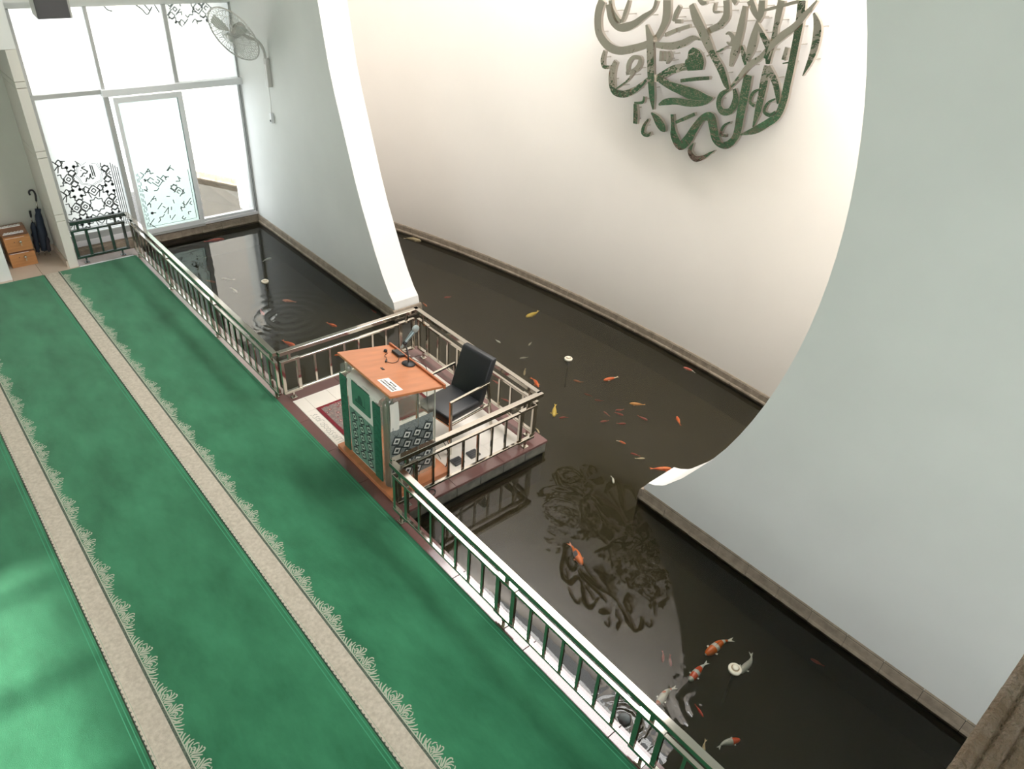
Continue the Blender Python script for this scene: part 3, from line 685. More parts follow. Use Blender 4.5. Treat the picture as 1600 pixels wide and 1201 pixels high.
# ---------------------------------------------------------------- calligraphy emblem
STROKES = [[(6.741,3.977,0.101),(6.786,3.866,0.105),(6.795,3.727,0.102),(6.752,3.593,0.108),(6.615,3.488,0.108),(6.438,3.461,0.094),(6.237,3.517,0.087),(6.045,3.594,0.075),(5.92,3.673,0.066),(5.832,3.818,0.076),(5.8,3.937,0.105),(5.815,4.091,0.104)],
[(6.618,3.992,0.051),(6.592,3.906,0.058),(6.515,3.826,0.059),(6.425,3.793,0.04),(6.373,3.905,0.05),(6.336,4.027,0.03)],
[(6.63,3.946,0.061),(6.574,3.803,0.076),(6.475,3.726,0.075),(6.362,3.734,0.096),(6.228,3.791,0.078),(6.104,3.882,0.06),(5.983,3.97,0.038),(5.947,4.074,0.047)],
[(6.039,3.81,0.027),(5.994,3.721,0.078),(5.965,3.651,0.099),(5.935,3.46,0.1),(5.901,3.249,0.093),(5.856,3.036,0.078),(5.82,2.898,0.021)],
[(6.659,3.426,0.038),(6.684,3.317,0.054),(6.66,3.24,0.045),(6.573,3.247,0.04)],
[(6.469,3.337,0.058),(6.513,3.217,0.086),(6.512,3.086,0.097),(6.461,2.98,0.085),(6.306,2.978,0.084),(6.147,3.059,0.071),(6.019,3.164,0.046),(5.951,3.24,0.022)],
[(6.266,3.229,0.029),(6.266,3.341,0.048),(6.199,3.431,0.039),(6.095,3.433,0.051),(6.1,3.354,0.064),(6.169,3.279,0.057),(6.287,3.226,0.041)],
[(6.149,3.283,0.023),(6.251,3.152,0.021),(6.413,3.023,0.014)],
[(5.825,3.561,0.032),(5.811,3.451,0.044)],
[(5.753,3.573,0.035),(5.737,3.463,0.035)],
[(5.698,3.575,0.034),(5.662,3.521,0.037),(5.709,3.446,0.022)],
[(5.888,3.618,0.059),(5.673,3.638,0.078),(5.51,3.693,0.076),(5.377,3.771,0.053),(5.263,3.768,0.014)],
[(5.794,3.736,0.044),(5.635,3.811,0.042),(5.46,3.879,0.039)],
[(5.626,4.059,0.036),(5.666,3.984,0.046),(5.693,3.895,0.03)],
[(5.655,3.898,0.042),(5.572,3.909,0.042)],
[(5.386,3.655,0.071),(5.336,3.591,0.213),(5.315,3.522,0.261),(5.296,3.445,0.206)],
[(5.323,3.477,0.073),(5.472,3.45,0.079),(5.617,3.394,0.089),(5.741,3.318,0.082),(5.868,3.24,0.07),(5.951,3.24,0.047)],
[(5.831,3.262,0.066),(5.658,3.218,0.087),(5.451,3.197,0.117),(5.249,3.177,0.136),(5.112,3.175,0.09),(5.014,3.203,0.015)],
[(5.014,3.203,0.016),(5.119,3.128,0.052),(5.304,3.081,0.076),(5.5,3.063,0.077),(5.655,3.022,0.074),(5.747,2.971,0.02)],
[(5.466,3.301,0.036),(5.292,3.352,0.041),(5.094,3.402,0.038)],
[(5.869,2.847,0.019),(5.796,2.805,0.079),(5.732,2.754,0.114),(5.668,2.703,0.094),(5.63,2.675,0.019)],
[(6.117,2.901,0.047),(6.095,2.789,0.068),(6.088,2.664,0.06)],
[(6.119,2.914,0.026),(5.996,2.946,0.033),(5.979,3.019,0.029)],
[(5.874,2.771,0.023),(5.93,2.675,0.042),(5.935,2.589,0.05),(5.856,2.578,0.042),(5.818,2.625,0.015)],
[(5.545,2.902,0.044),(5.512,2.756,0.057),(5.484,2.664,0.098),(5.384,2.565,0.105),(5.284,2.664,0.112),(5.202,2.829,0.09),(5.115,2.959,0.076),(5.014,2.983,0.115),(4.956,2.872,0.113),(4.91,2.773,0.103),(4.838,2.721,0.077),(4.743,2.737,0.084),(4.67,2.818,0.08),(4.641,2.917,0.09),(4.641,3.083,0.098),(4.637,3.231,0.106),(4.633,3.377,0.105),(4.629,3.519,0.095)],
[(5.485,2.819,0.036),(5.36,2.896,0.041),(5.229,2.977,0.035)],
[(5.188,2.648,0.011),(5.223,2.54,0.061),(5.135,2.476,0.072),(5.024,2.519,0.05),(4.925,2.602,0.023),(4.872,2.643,0.008)],
[(5.457,4.094,0.061),(5.37,3.968,0.105),(5.292,3.882,0.102),(5.187,3.759,0.105),(5.078,3.635,0.075),(4.954,3.515,0.086),(4.864,3.388,0.067),(4.814,3.34,0.027)],
[(5.045,4.186,0.077),(5.025,4.109,0.078),(5.021,4.03,0.083),(5.086,3.94,0.068),(5.196,3.876,0.063),(5.282,3.814,0.048)],
[(4.98,3.867,0.012),(4.942,3.886,0.033),(4.882,3.848,0.052),(4.894,3.778,0.039),(4.953,3.796,0.014)],
[(4.928,3.758,0.015),(5.036,3.685,0.021),(5.175,3.616,0.015)],
[(4.789,4.166,0.047),(4.791,4.022,0.076),(4.801,3.874,0.086),(4.824,3.707,0.087),(4.844,3.571,0.032)],
[(4.763,4.221,0.077),(4.685,4.128,0.068),(4.606,4.042,0.021)],
[(4.61,4.24,0.073),(4.598,4.127,0.074),(4.607,4.035,0.02)],
[(4.621,4.053,0.023),(4.622,3.915,0.084),(4.634,3.779,0.093),(4.658,3.653,0.038)],
[(4.605,4.029,0.021),(4.505,3.92,0.058),(4.427,3.827,0.066),(4.431,3.72,0.05)],
[(4.398,4.266,0.079),(4.4,4.116,0.072),(4.404,4.013,0.057),(4.398,3.898,0.073),(4.427,3.774,0.082),(4.416,3.669,0.046)],
[(4.605,4.141,0.022),(4.413,4.208,0.029),(4.206,4.28,0.029)],
[(4.157,4.296,0.084),(4.137,4.14,0.085),(4.131,3.978,0.078),(4.13,3.825,0.076),(4.128,3.668,0.077),(4.131,3.52,0.078),(4.133,3.369,0.081),(4.168,3.207,0.077),(4.273,3.096,0.079),(4.403,2.991,0.075),(4.57,2.901,0.012)],
[(3.982,4.318,0.018),(4.085,4.172,0.056),(4.174,4.06,0.066),(4.3,3.952,0.076),(4.399,3.845,0.062),(4.497,3.722,0.053),(4.622,3.618,0.062),(4.736,3.456,0.041),(4.832,3.329,0.027)],
[(4.019,4.205,0.02),(3.948,4.093,0.083),(3.929,3.935,0.079),(3.944,3.793,0.059),(3.99,3.635,0.009)],
[(4.76,3.793,0.02),(4.712,3.698,0.057),(4.674,3.615,0.027)],
[(4.409,3.656,0.066),(4.406,3.506,0.092),(4.404,3.353,0.081),(4.409,3.195,0.077),(4.433,3.02,0.014)],
[(4.389,3.647,0.061),(4.265,3.52,0.072),(4.201,3.396,0.052),(4.183,3.323,0.016)],
[(4.813,3.34,0.022),(4.922,3.259,0.058),(4.94,3.151,0.061),(4.874,3.083,0.074),(4.77,3.114,0.071),(4.727,3.241,0.079),(4.77,3.349,0.039)],
[(4.735,3.001,0.013),(4.816,2.936,0.032),(4.843,2.837,0.034),(4.761,2.839,0.03)],
[(4.432,3.42,0.015),(4.509,3.362,0.037),(4.53,3.269,0.033),(4.467,3.239,0.039)],
[(4.222,3.366,0.015),(4.302,3.304,0.03),(4.326,3.213,0.036),(4.249,3.191,0.04),(4.193,3.243,0.018)],
[(4.23,3.86,0.045),(4.242,3.74,0.048)],
[(4.236,3.708,0.014),(4.158,3.735,0.016)],
[(5.378,4.158,0.046),(5.324,4.124,0.049),(5.273,4.137,0.025)],
[(4.948,4.211,0.043),(4.895,4.176,0.052)],
[(5.184,4.142,0.021),(5.181,4.062,0.029),(5.101,4.066,0.021)]]
emb = thing('calligraphy_emblem', (7.3, 5.36, 2.5), 'large round emblem of mirror steel calligraphy strokes mounted on the curved wall', 'wall art')
def stroke(pts, k):
    P = cr(pts, 4)
    L = ribbon([(p[0], p[1]) for p in P], [max(0.006, p[2]) for p in P])
    off = 0.11 + 0.012 * (k % 4) ; th = 0.045
    bm = nb(); F = []; G = []; Bk = []
    tilt = (noise.noise(Vector((k * 3.7, 1, 1))) * 0.10, noise.noise(Vector((1, k * 2.9, 1))) * 0.06)
    cy = sum(p[0] for p in P) / len(P); cz = sum(p[1] for p in P) / len(P)
    for a, b in L:
        row = []
        for q in (a, b):
            dx = max(-0.05, min(0.05, (q.x - cy) * tilt[0] + (q.y - cz) * tilt[1]))
            row.append(curveX(q.x) - off + dx - (q.y - 2.9) * 0.092)
        F.append((bm.verts.new((row[0], a.x, a.y)), bm.verts.new((row[1], b.x, b.y))))
        G.append((bm.verts.new((row[0] + 0.0005, a.x, a.y)), bm.verts.new((row[1] + 0.0005, b.x, b.y))))
        Bk.append((bm.verts.new((row[0] + th, a.x, a.y)), bm.verts.new((row[1] + th, b.x, b.y))))
    for i in range(len(F) - 1):
        bm.faces.new((F[i][0], F[i+1][0], F[i+1][1], F[i][1])).smooth = True
        bm.faces.new((Bk[i][0], Bk[i][1], Bk[i+1][1], Bk[i+1][0]))
        bm.faces.new((G[i][0], Bk[i][0], Bk[i+1][0], G[i+1][0])).material_index = 1
        bm.faces.new((G[i][1], G[i+1][1], Bk[i+1][1], Bk[i][1])).material_index = 1
    for i in (0, -1): bm.faces.new((G[i][0], G[i][1], Bk[i][1], Bk[i][0])).material_index = 1
    obj('letter_stroke', bm, [M['letter'], M['letter_edge']], emb)
    for i in (len(P) // 4, 3 * len(P) // 4):   # stand-off pins into the wall
        y, z = P[i][0], P[i][1]; bm = nb(); tube(bm, [(curveX(y) - off + th * 0.5 - (z - 2.9) * 0.092, y, z), (curveX(y) + 0.01, y, z)], 0.0055, 6)
        obj('stand_off', bm, M['letter_edge'], emb)
for k, s in enumerate(STROKES):
    stroke(s, k)
for k, s in enumerate(STROKES):                      # the upper half of the roundel, above the picture
    if min(2 * 3.97 - p[1] for p in s) > 4.29:
        stroke([(2 * 5.36 - p[0], 2 * 3.97 - p[1], p[2]) for p in s], k + 60)

# ---------------------------------------------------------------- lectern
lec = thing('lectern', (3.15, 5.1, 0.0), 'clear acrylic pulpit with orange wooden desk and patterned green and grey panels', 'lectern')
bm = bbox(2.80, 3.50, 4.56, 5.60, 0.003, 0.055, 0.004); obj('plinth', bm, M['wood'], lec)
def dz(x): return 1.18 - (x - 2.87) * 0.2
def slab(x0, x1, y0, y1, up, th):
    bm = nb(); prism(bm, [(x0, dz(x0) + up), (x1, dz(x1) + up), (x1, dz(x1) + up - th), (x0, dz(x0) + up - th)], 'y', y0, y1)
    bmesh.ops.recalc_face_normals(bm, faces=bm.faces); bev(bm, 0.003); return bm
obj('desk_top', slab(2.87, 3.475, 4.645, 5.575, 0.0, 0.028), M['wood'], lec)
obj('desk_lip', slab(3.462, 3.487, 4.632, 5.582, 0.022, 0.052), M['wood_edge'], lec, label='raised darker lip of the desk')
# acrylic body
bm = nb(); box(bm, 2.875, 2.883, 4.70, 5.54, 0.055, 1.02); obj('front_sheet', bm, M['acrylic'], lec)
bm = nb(); box(bm, 2.875, 3.40, 4.688, 4.694, 0.055, 1.06); obj('side_sheet', bm, M['acrylic'], lec)
bm = nb(); box(bm, 2.875, 3.40, 5.54, 5.546, 0.055, 1.06); obj('side_sheet', bm, M['acrylic'], lec)
for x, y in ((2.878, 4.691), (3.40, 4.691), (3.40, 5.543), (3.20, 4.691)):
    bm = nb(); box(bm, x - 0.005, x + 0.005, y - 0.006, y + 0.006, 0.055, min(1.10, dz(x) - 0.03)); obj('corner_strip', bm, M['acrylic_edge'], lec)
bm = nb(); box(bm, 3.03, 3.39, 4.70, 5.53, 0.80, 0.81); obj('inner_shelf', bm, M['acrylic'], lec)
for y in (4.74, 5.46):   # rolled acrylic shoulders under the desk
    bm = nb(); pts = [(2.90 + 0.05 * math.cos(a), y, 1.045 + 0.065 * math.sin(a)) for a in [PI + i * (PI / 8) for i in range(-8, 1)]]
    tube(bm, [(2.90, y - 0.04, 1.03), (2.92, y, 1.08), (2.97, y + 0.01, 1.10), (3.10, y, 1.09)], [0.03, 0.035, 0.03, 0.02], 10); obj('acrylic_shoulder', bm, M['acrylic_edge'], lec, smooth=True)
bm = nb(); lathe(bm, [(0.045, 0.0), (0.045, 0.95), (0.04, 0.99), (0.02, 1.01)], (2.90, 4.745, 0.055), 14); obj('corner_column', bm, M['acrylic_edge'], lec, smooth=True)
# front cladding
bm = nb(); box(bm, 2.864, 2.874, 4.88, 5.40, 0.06, 1.00); obj('front_panel', bm, M['cloth'], lec)
for y0, y1 in ((5.42, 5.54), (4.81, 4.935)):
    s = bbox(2.852, 2.866, y0, y1, 0.06, 0.97, 0.002); o = obj('green_strip', s, M['green_print'], lec)
    bm = nb(); z = 0.12
    while z < 0.9:
        flat_ribbon(bm, [(y0 + .012, z), ((y0 + y1) / 2, z + 0.035), (y1 - .012, z)], 0.007, lambda v: Vector((2.8508, v.x, v.y)))
        flat_ribbon(bm, [(y0 + .03, z + .05), (y1 - .03, z + .05)], 0.006, lambda v: Vector((2.8508, v.x, v.y))); z += 0.095
    obj('strip_pattern', bm, M['dark_green'], o, recalc=False)
def batik(bm, u0, u1, v0, v1, P, du, dv, s):
    n = int((u1 - u0) / du); ou = (u1 - u0 - (n - 1) * du) / 2
    for i in range(n):
        m_ = int((v1 - v0) / dv)
        for j in range(m_):
            cu, cv = u0 + ou + i * du, v0 + dv * (j + 0.5 + (0.25 if i % 2 else 0))
            if cv + s > v1: continue
            rot = 0.35
            def sq(h, k, mi, lift):
                vs = [bm.verts.new(P(cu + h * math.cos(a + rot), cv + k * math.sin(a + rot), lift)) for a in (0, PI/2, PI, 3*PI/2)]
                bm.faces.new(vs).material_index = mi
            sq(s, s, 1, 0.0006); sq(s * .66, s * .66, 2, 0.0010); sq(s * .34, s * .30, 1, 0.0014)
            for t in (-1, 1):
                a = (cu + t * s * .35, cv + dv / 2 + s * .35); b = (cu - t * s * .35, cv + dv / 2 - s * .35)
                if a[1] < v1 and b[1] > v0:
                    d = 0.005; vs = [bm.verts.new(P(a[0] - d, a[1], .0008)), bm.verts.new(P(a[0] + d, a[1], .0008)), bm.verts.new(P(b[0] + d, b[1], .0008)), bm.verts.new(P(b[0] - d, b[1], .0008))]
                    bm.faces.new(vs).material_index = 1
bm = nb(); q = [bm.verts.new(p) for p in ((2.8625, 4.945, 0.07), (2.8625, 5.395, 0.07), (2.8625, 5.395, 0.655), (2.8625, 4.945, 0.655))]; bm.faces.new(q)
batik(bm, 4.96, 5.38, 0.08, 0.655, lambda u, v, l: Vector((2.8625 - l, u, v)), 0.135, 0.108, 0.062)
obj('batik_cloth', bm, [M['batik_green'], M['batik_black'], M['batik_mint']], lec, recalc=False, label='green batik cloth on the front')
bm = nb(); q = [bm.verts.new(p) for p in ((2.885, 4.6855, 0.10), (3.375, 4.6855, 0.10), (3.375, 4.6855, 0.775), (2.885, 4.6855, 0.775))]; bm.faces.new(q)
batik(bm, 2.89, 3.37, 0.10, 0.775, lambda u, v, l: Vector((u, 4.6855 - l, v)), 0.118, 0.112, 0.068)
obj('batik_cloth', bm, [M['batik_grey'], M['batik_black'], M['batik_white']], lec, recalc=False, label='grey batik cloth on the side')
sg = obj('green_sign', bbox(2.850, 2.8635, 4.985, 5.305, 0.735, 1.005, 0.002), M['sign_green'], lec, label='green sign with a dark drawing of a mosque')
bm = nb(); f = lambda p: (2.8488, p[0], p[1])
for poly in ([(5.06, .80), (5.25, .80), (5.25, .815), (5.06, .815)], [(5.11, .815), (5.20, .815), (5.20, .86), (5.11, .86)], [(5.118, .86)] + [(5.155 + 0.037 * math.cos(a), .86 + 0.045 * math.sin(a)) for a in [k * PI / 8 for k in range(9)]],
             [(5.062, .815), (5.070, .815), (5.068, .935), (5.064, .935)], [(5.21, .815), (5.235, .815), (5.235, .84), (5.21, .84)], [(5.075, .775), (5.23, .775), (5.23, .782), (5.075, .782)]):
    bm.faces.new([bm.verts.new(f(p)) for p in poly])
obj('mosque_drawing', bm, M['dark_green'], sg, recalc=False)
# creased white cloth on the front panel top and at the corner
bm = nb(); rows = []
for i in range(9):
    y = 4.84 + i * 0.07; rows.append([bm.verts.new((x + 0.008 * math.sin(i * 2.1 + j), y, z + 0.008 * math.sin(i * 1.3))) for j, (x, z) in enumerate(((2.862, 0.985), (2.868, 1.02), (2.93, 1.045), (3.02, 1.03 + 0.02 * math.sin(i))))])
for p, q in zip(rows, rows[1:]):
    for j in range(3): bm.faces.new((p[j], q[j], q[j+1], p[j+1])).smooth = True
obj('draped_cloth', bm, M['cloth'], lec)
bm = nb(); rows = []
for i in range(8):
    z = 1.06 - i * 0.045; rows.append([bm.verts.new((2.885 + j * 0.032, 4.680 - 0.008 * math.sin(j * 1.9 + i * .5), z)) for j in range(4)])
for p, q in zip(rows, rows[1:]):
    for j in range(3): bm.faces.new((p[j], q[j], q[j+1], p[j+1])).smooth = True
obj('draped_cloth', bm, M['cloth'], lec)

# on the desk
def onz(x): return dz(x) + 0.0005
def tilt_at(x, y, lift=0.0): return Matrix.Translation((x, y, onz(x) + lift)) @ Matrix.Rotation(math.atan(0.2), 4, 'Y')
T = tilt_at(2.992, 4.832)
bm = nb(); box(bm, -0.063, 0.063, -0.122, 0.122, 0, 0.0015, M=T); sgn = obj('paper_notice', bm, M['paper'], label='small white paper notice with lines of black print stuck to the desk', cat='notice')
bm = nb(); random.seed(5)
for r_, (a0, a1) in enumerate(((-0.05, 0.05), (-0.10, 0.10), (-0.105, 0.105))):
    y = a0
    while y < a1:
        l = random.uniform(0.012, 0.022); xx = 0.032 - r_ * 0.032
        box(bm, xx - 0.009, xx + 0.009, y, min(a1, y + l), 0.0016, 0.0019, M=T); y += l + 0.006
bm.transform(MW[sgn.name].inverted() @ MW[sgn.name]); obj('print', bm, M['black'], sgn)
T = tilt_at(3.10, 5.13)
bm = nb(); box(bm, -0.012, 0.012, -0.022, 0.022, 0, 0.004, M=T); obj('cable_port', bm, M['black'], lec)
T = tilt_at(3.42, 5.35)
bm = nb(); box(bm, -0.035, 0.035, -0.07, 0.07, 0.001, 0.028, M=T); bmesh.ops.recalc_face_normals(bm, faces=bm.faces); bev(bm, 0.005, 2)
o = obj('microphone_receiver', bm, M['black'], label='small black box with a thin cable lying at the desk lip', cat='device')
bm = nb(); lathe(bm, [(0.018, 0), (0.018, 0.02), (0.01, 0.028)], (0, 0, 0), 12, M=tilt_at(3.33, 5.44, 0.001)); obj('knob', bm, M['black'], o, smooth=True)
pts = cr([(3.34, 5.41, onz(3.34) + .004), (3.27, 5.36, onz(3.27) + .004), (3.25, 5.29, onz(3.25) + .02), (3.22, 5.25, onz(3.22) + .004), (3.26, 5.20, onz(3.26) + .004), (3.33, 5.22, onz(3.33) + .004), (3.39, 5.28, onz(3.39) + .01)], 5)
bm = nb(); tube(bm, pts, 0.003, 6); obj('cable', bm, M['black'], o, smooth=True)
bm = nb(); tube(bm, [(3.235, 5.27, onz(3.23) + .008), (3.205, 5.235, onz(3.2) + .008)], 0.009, 8); obj('cable_plug', bm, M['black'], o, smooth=True)
mic = thing('microphone', (3.40, 5.135, onz(3.40)), 'silver handheld microphone on a black desk stand with round base', 'microphone')
bm = nb(); lathe(bm, [(0.066, 0.001), (0.068, 0.006), (0.060, 0.014), (0.02, 0.018), (0.012, 0.024)], (0, 0, 0), 28, M=tilt_at(3.40, 5.135, 0.0005)); obj('base', bm, M['black'], mic, smooth=True)
bm = nb(); tube(bm, cr([(3.40, 5.135, 1.085), (3.402, 5.14, 1.17), (3.42, 5.20, 1.23), (3.40, 5.235, 1.25)], 5), 0.008, 8); obj('stem', bm, M['black'], mic, smooth=True)
a = Vector((3.375, 5.235, 1.205)); b = Vector((3.53, 5.165, 1.445)); dr = (b - a)
bm = nb(); tube(bm, [a, a + dr * .1, a + dr * .78, a + dr * .80], [0.010, 0.013, 0.021, 0.018], 12); obj('handle', bm, mat('mic_metal', (0.30, 0.37, 0.38), 0.3, 0.6), mic, smooth=True)
bm = nb(); tube(bm, [a + dr * .80, a + dr * .84, a + dr * .92, a + dr * 1.0, a + dr * 1.03], [0.022, 0.030, 0.032, 0.024, 0.008], 14); obj('grille', bm, mat('mic_grille', (0.42, 0.50, 0.50), 0.45, 0.7, bump=1.0, bscale=400), mic, smooth=True)
bm = nb(); tube(bm, [a + dr * .22, a + dr * .34], 0.024, 10); obj('clip', bm, M['black'], mic, smooth=True)
bm = nb(); tube(bm, cr([(3.375, 5.235, 1.205), (3.42, 5.10, 1.15), (3.50, 5.04, 1.09), (3.54, 5.02, 1.0), (3.49, 4.95, 0.7), (3.47, 4.85, 0.3), (3.52, 4.75, 0.06)], 4), 0.0035, 6); obj('cable', bm, M['black'], mic, smooth=True)
# cables looping down beside the lectern, floor boxes
bm = nb(); tube(bm, cr([(3.42, 4.70, 0.38), (3.50, 4.68, 0.34), (3.54, 4.66, 0.20), (3.50, 4.63, 0.06), (3.38, 4.60, 0.010), (3.26, 4.53, 0.010), (3.17, 4.47, 0.008), (3.14, 4.42, 0.008), (3.20, 4.41, 0.008), (3.23, 4.46, 0.008), (3.16, 4.50, 0.010), (3.08, 4.47, 0.008), (3.10, 4.42, 0.008), (3.17, 4.44, 0.014)], 5), 0.005, 6)
obj('power_cable', bm, M['black'], smooth=True, label='thin black cable looping from the lectern onto the granite edge', cat='cable')
bm = nb(); tube(bm, cr([(3.42, 4.70, 0.40), (3.52, 4.68, 0.40), (3.565, 4.665, 0.22), (3.52, 4.63, 0.05), (3.40, 4.58, 0.016)], 5), 0.004, 6)
obj('audio_cable', bm, M['black'], smooth=True, label='second thinner black cable hanging in the loop beside the lectern', cat='cable')
for (x, y), lab in (((3.675, 4.668), 'dark grey square cover plate on the tiles, the one nearer the lectern'), ((3.885, 4.665), 'dark grey square cover plate on the tiles, the one further from the lectern')):
    b_ = bbox(x - 0.06, x + 0.06, y - 0.055, y + 0.055, 0.003, 0.022, 0.003)
    o = obj('floor_box', b_, M['grey_pad'], label=lab, cat='floor box', group='floor boxes on the platform')
    for k in range(3):
        obj('slot', bbox(x - 0.05, x + 0.05, y - 0.032 + k * 0.028, y - 0.026 + k * 0.028, 0.0218, 0.0235, 0.0005), M['black'], o)

# ---------------------------------------------------------------- chair
ch = thing('armchair', (3.95, 5.10, 0.003), 'black leather chair with square chrome legs and arms facing the lectern', 'chair', rz=math.radians(6))
TC = MW[ch.name]
def W_(bm): bm.transform(TC); return bm
def cbox(x0, x1, y0, y1, z0, z1, w=0.004, seg=1): return W_(bbox(x0, x1, y0, y1, z0, z1, w, seg))
obj('seat', cbox(-0.30, 0.20, -0.225, 0.225, 0.37, 0.46, 0.025, 3), M['leather'], ch, smooth=True)
bm = nb()
prism(bm, [(0.135, 0.40), (0.215, 0.385), (0.40, 0.885), (0.395, 0.905), (0.335, 0.905), (0.315, 0.885)], 'y', -0.225, 0.225)
bmesh.ops.recalc_face_normals(bm, faces=bm.faces); bev(bm, 0.014, 3); obj('backrest', W_(bm), M['leather'], ch, smooth=True)
for s in (-1, 1):
    y = s * 0.262
    for x, z1, xt in ((-0.295, 0.67, -0.295), (0.33, 0.67, 0.24)):
        bm = nb(); prism(bm, [(x - 0.014, 0.0), (x + 0.014, 0.0), (xt + 0.014, z1), (xt - 0.014, z1)], 'y', y - 0.012, y + 0.012)
        bmesh.ops.recalc_face_normals(bm, faces=bm.faces); bev(bm, 0.002); obj('leg', W_(bm), M['chrome'], ch)
    obj('armrest', cbox(-0.309, 0.254, y - 0.013, y + 0.013, 0.66, 0.684, 0.003), M['chrome'], ch)
    obj('side_rail', cbox(-0.295, 0.275, y - 0.011, y + 0.011, 0.375, 0.395, 0.002), M['chrome'], ch)
obj('cross_bar', cbox(-0.30, -0.28, -0.262, 0.262, 0.352, 0.372, 0.002), M['chrome'], ch)
obj('cross_bar', cbox(0.25, 0.27, -0.262, 0.262, 0.352, 0.372, 0.002), M['chrome'], ch)

# ---------------------------------------------------------------- niche: donation boxes, umbrellas
def dbox(z0, z1, lab, k, back=12.30):
    x0, x1 = 1.125, 1.455
    r = thing('donation_box', ((x0 + x1) / 2, 12.1, z0), lab, 'box', 'wooden donation boxes')
    bm = nb(); prism(bm, [(11.96, z0), (11.96, z1), (12.04, z1 + (0.03 if k else 0.002)), (back, z1 + (0.03 if k else 0.002)), (back, z0)], 'x', x0, x1)
    bmesh.ops.recalc_face_normals(bm, faces=bm.faces); bev(bm, 0.003); obj('body', bm, M['boxwood'], r)
    bm = bbox(x0 + 0.02, x1 - 0.07, 11.964, 11.978, z1 - 0.006, z1 + 0.004, 0.001); obj('front_lip', bm, M['sill'], r)
    bm = nb(); lathe(bm, [(0.0, 0), (0.018, 0), (0.018, 0.03), (0.008, 0.035)], (0, 0, 0), 12, M=Matrix.Translation(((x0 + x1) / 2 + 0.03, 11.96, z1 - 0.06)) @ Matrix.Rotation(PI / 2, 4, 'X')); obj('lock', bm, M['chrome'], r, smooth=True)
    bm = nb(); box(bm, (x0 + x1) / 2 + 0.022, (x0 + x1) / 2 + 0.040, 11.935, 11.94, z1 - 0.12, z1 - 0.06); obj('key', bm, M['lamp_rim'], r)
    bm = nb(); lathe(bm, [(0.0, 0), (0.006, 0), (0.006, 0.006), (0.002, 0.007)], (0, 0, 0), 8, M=Matrix.Translation(((x0 + x1) / 2 - 0.045, 11.96, z1 - 0.06)) @ Matrix.Rotation(PI / 2, 4, 'X')); obj('screw', bm, M['black'], r)
    return r
dbox(0.003, 0.205, 'lower wooden donation box on the niche floor', 0)
r2 = dbox(0.238, 0.44, 'upper wooden donation box with pale lettering on its stepped lid', 1)
bm = nb(); prism(bm, [(11.99, 0.462), (12.29, 0.50), (12.29, 0.53), (12.16, 0.535), (12.10, 0.50), (11.99, 0.468)], 'x', 1.13, 1.45); obj('stepped_lid', bm, M['darkwood'], r2)
for yb, zb, n in ((12.03, 0.486, 6), (12.17, 0.536, 6)):
    bm = nb(); random.seed(int(yb * 100))
    for i in range(n):
        x = 1.16 + i * 0.042; f = lambda p: Vector((p.x, p.y, zb + (p.y - yb) * 0.15 + 0.008))
        flat_ribbon(bm, cr([(x, yb), (x + .014, yb + .03), (x + .028, yb + .002 * i), (x + .034, yb + .025)], 3), 0.014, f)
    obj('lid_lettering', bm, M['paper'], r2, recalc=False)
    bm = nb(); box(bm, 1.14, 1.40, yb - 0.022, yb - 0.016, zb, zb + 0.012); obj('lid_slot_rim', bm, M['sill'], r2)
bm = nb(); box(bm, 1.135, 1.445, 12.0, 12.28, 0.2075, 0.2375); obj('bottom_board', bm, M['darkwood'], r2)
def umbrella(base, top, mcol, lab, hook, seedv, fat=0.045):
    base = Vector(base); top = Vector(top); d = top - base; r = thing('umbrella', base, lab, 'umbrella', 'folded umbrellas in the niche')
    bm = nb(); tube(bm, [base, base + d * .08], [0.006, 0.010], 8); obj('tip', bm, M['chrome'], r, smooth=True)
    random.seed(seedv); n = 12; pts = []; rr = []
    for i in range(n + 1):
        t = 0.08 + 0.66 * i / n; pts.append(base + d * t + Vector((random.uniform(-.004, .004), random.uniform(-.004, .004), 0)))
        rr.append(fat * (0.35 + 0.65 * math.sin(PI * min(1, 0.12 + 0.78 * i / n)) ** 0.8) * random.uniform(.88, 1.12))
    bm = nb(); tube(bm, pts, rr, 10)
    for v in bm.verts: v.co += Vector((noise.noise(v.co * 30), noise.noise(v.co * 30 + Vector((5, 0, 0))), 0)) * 0.010
    obj('canopy', bm, mcol, r, smooth=True)
    bm = nb(); tube(bm, [base + d * .30, base + d * .33], fat * .85, 10); obj('strap', bm, M['paper'], r, smooth=True)
    bm = nb(); tube(bm, [base + d * .72, base + d * .90], 0.007, 8); obj('shaft', bm, M['chrome'], r, smooth=True)
    if hook:
        q = [base + d * .86, base + d * .97]; e = base + d
        q += [e + Vector((-.02, 0, .03)), e + Vector((-.055, 0, .035)), e + Vector((-.075, 0, .005)), e + Vector((-.070, 0, -.03))]
        bm = nb(); tube(bm, cr([tuple(v) for v in q], 4), 0.013, 10); obj('handle', bm, M['black'], r, smooth=True)
    else:
        bm = nb(); tube(bm, [base + d * .86, base + d * 1.0], [0.012, 0.016], 10); obj('handle', bm, M['black'], r, smooth=True)
umbrella((1.60, 12.20, 0.003), (1.735, 12.325, 0.92), M['navy'], 'navy folded umbrella with a hooked handle, leaning in the niche corner', True, 1, 0.058)
umbrella((1.665, 12.17, 0.003), (1.715, 12.325, 0.66), M['darkpurple'], 'shorter dark folded umbrella leaning beside the navy one', False, 2, 0.036)
umbrella((1.53, 12.25, 0.003), (1.60, 12.325, 0.66), M['navy'], 'short blue folding umbrella with a flared top, behind the navy one', False, 4, 0.04)

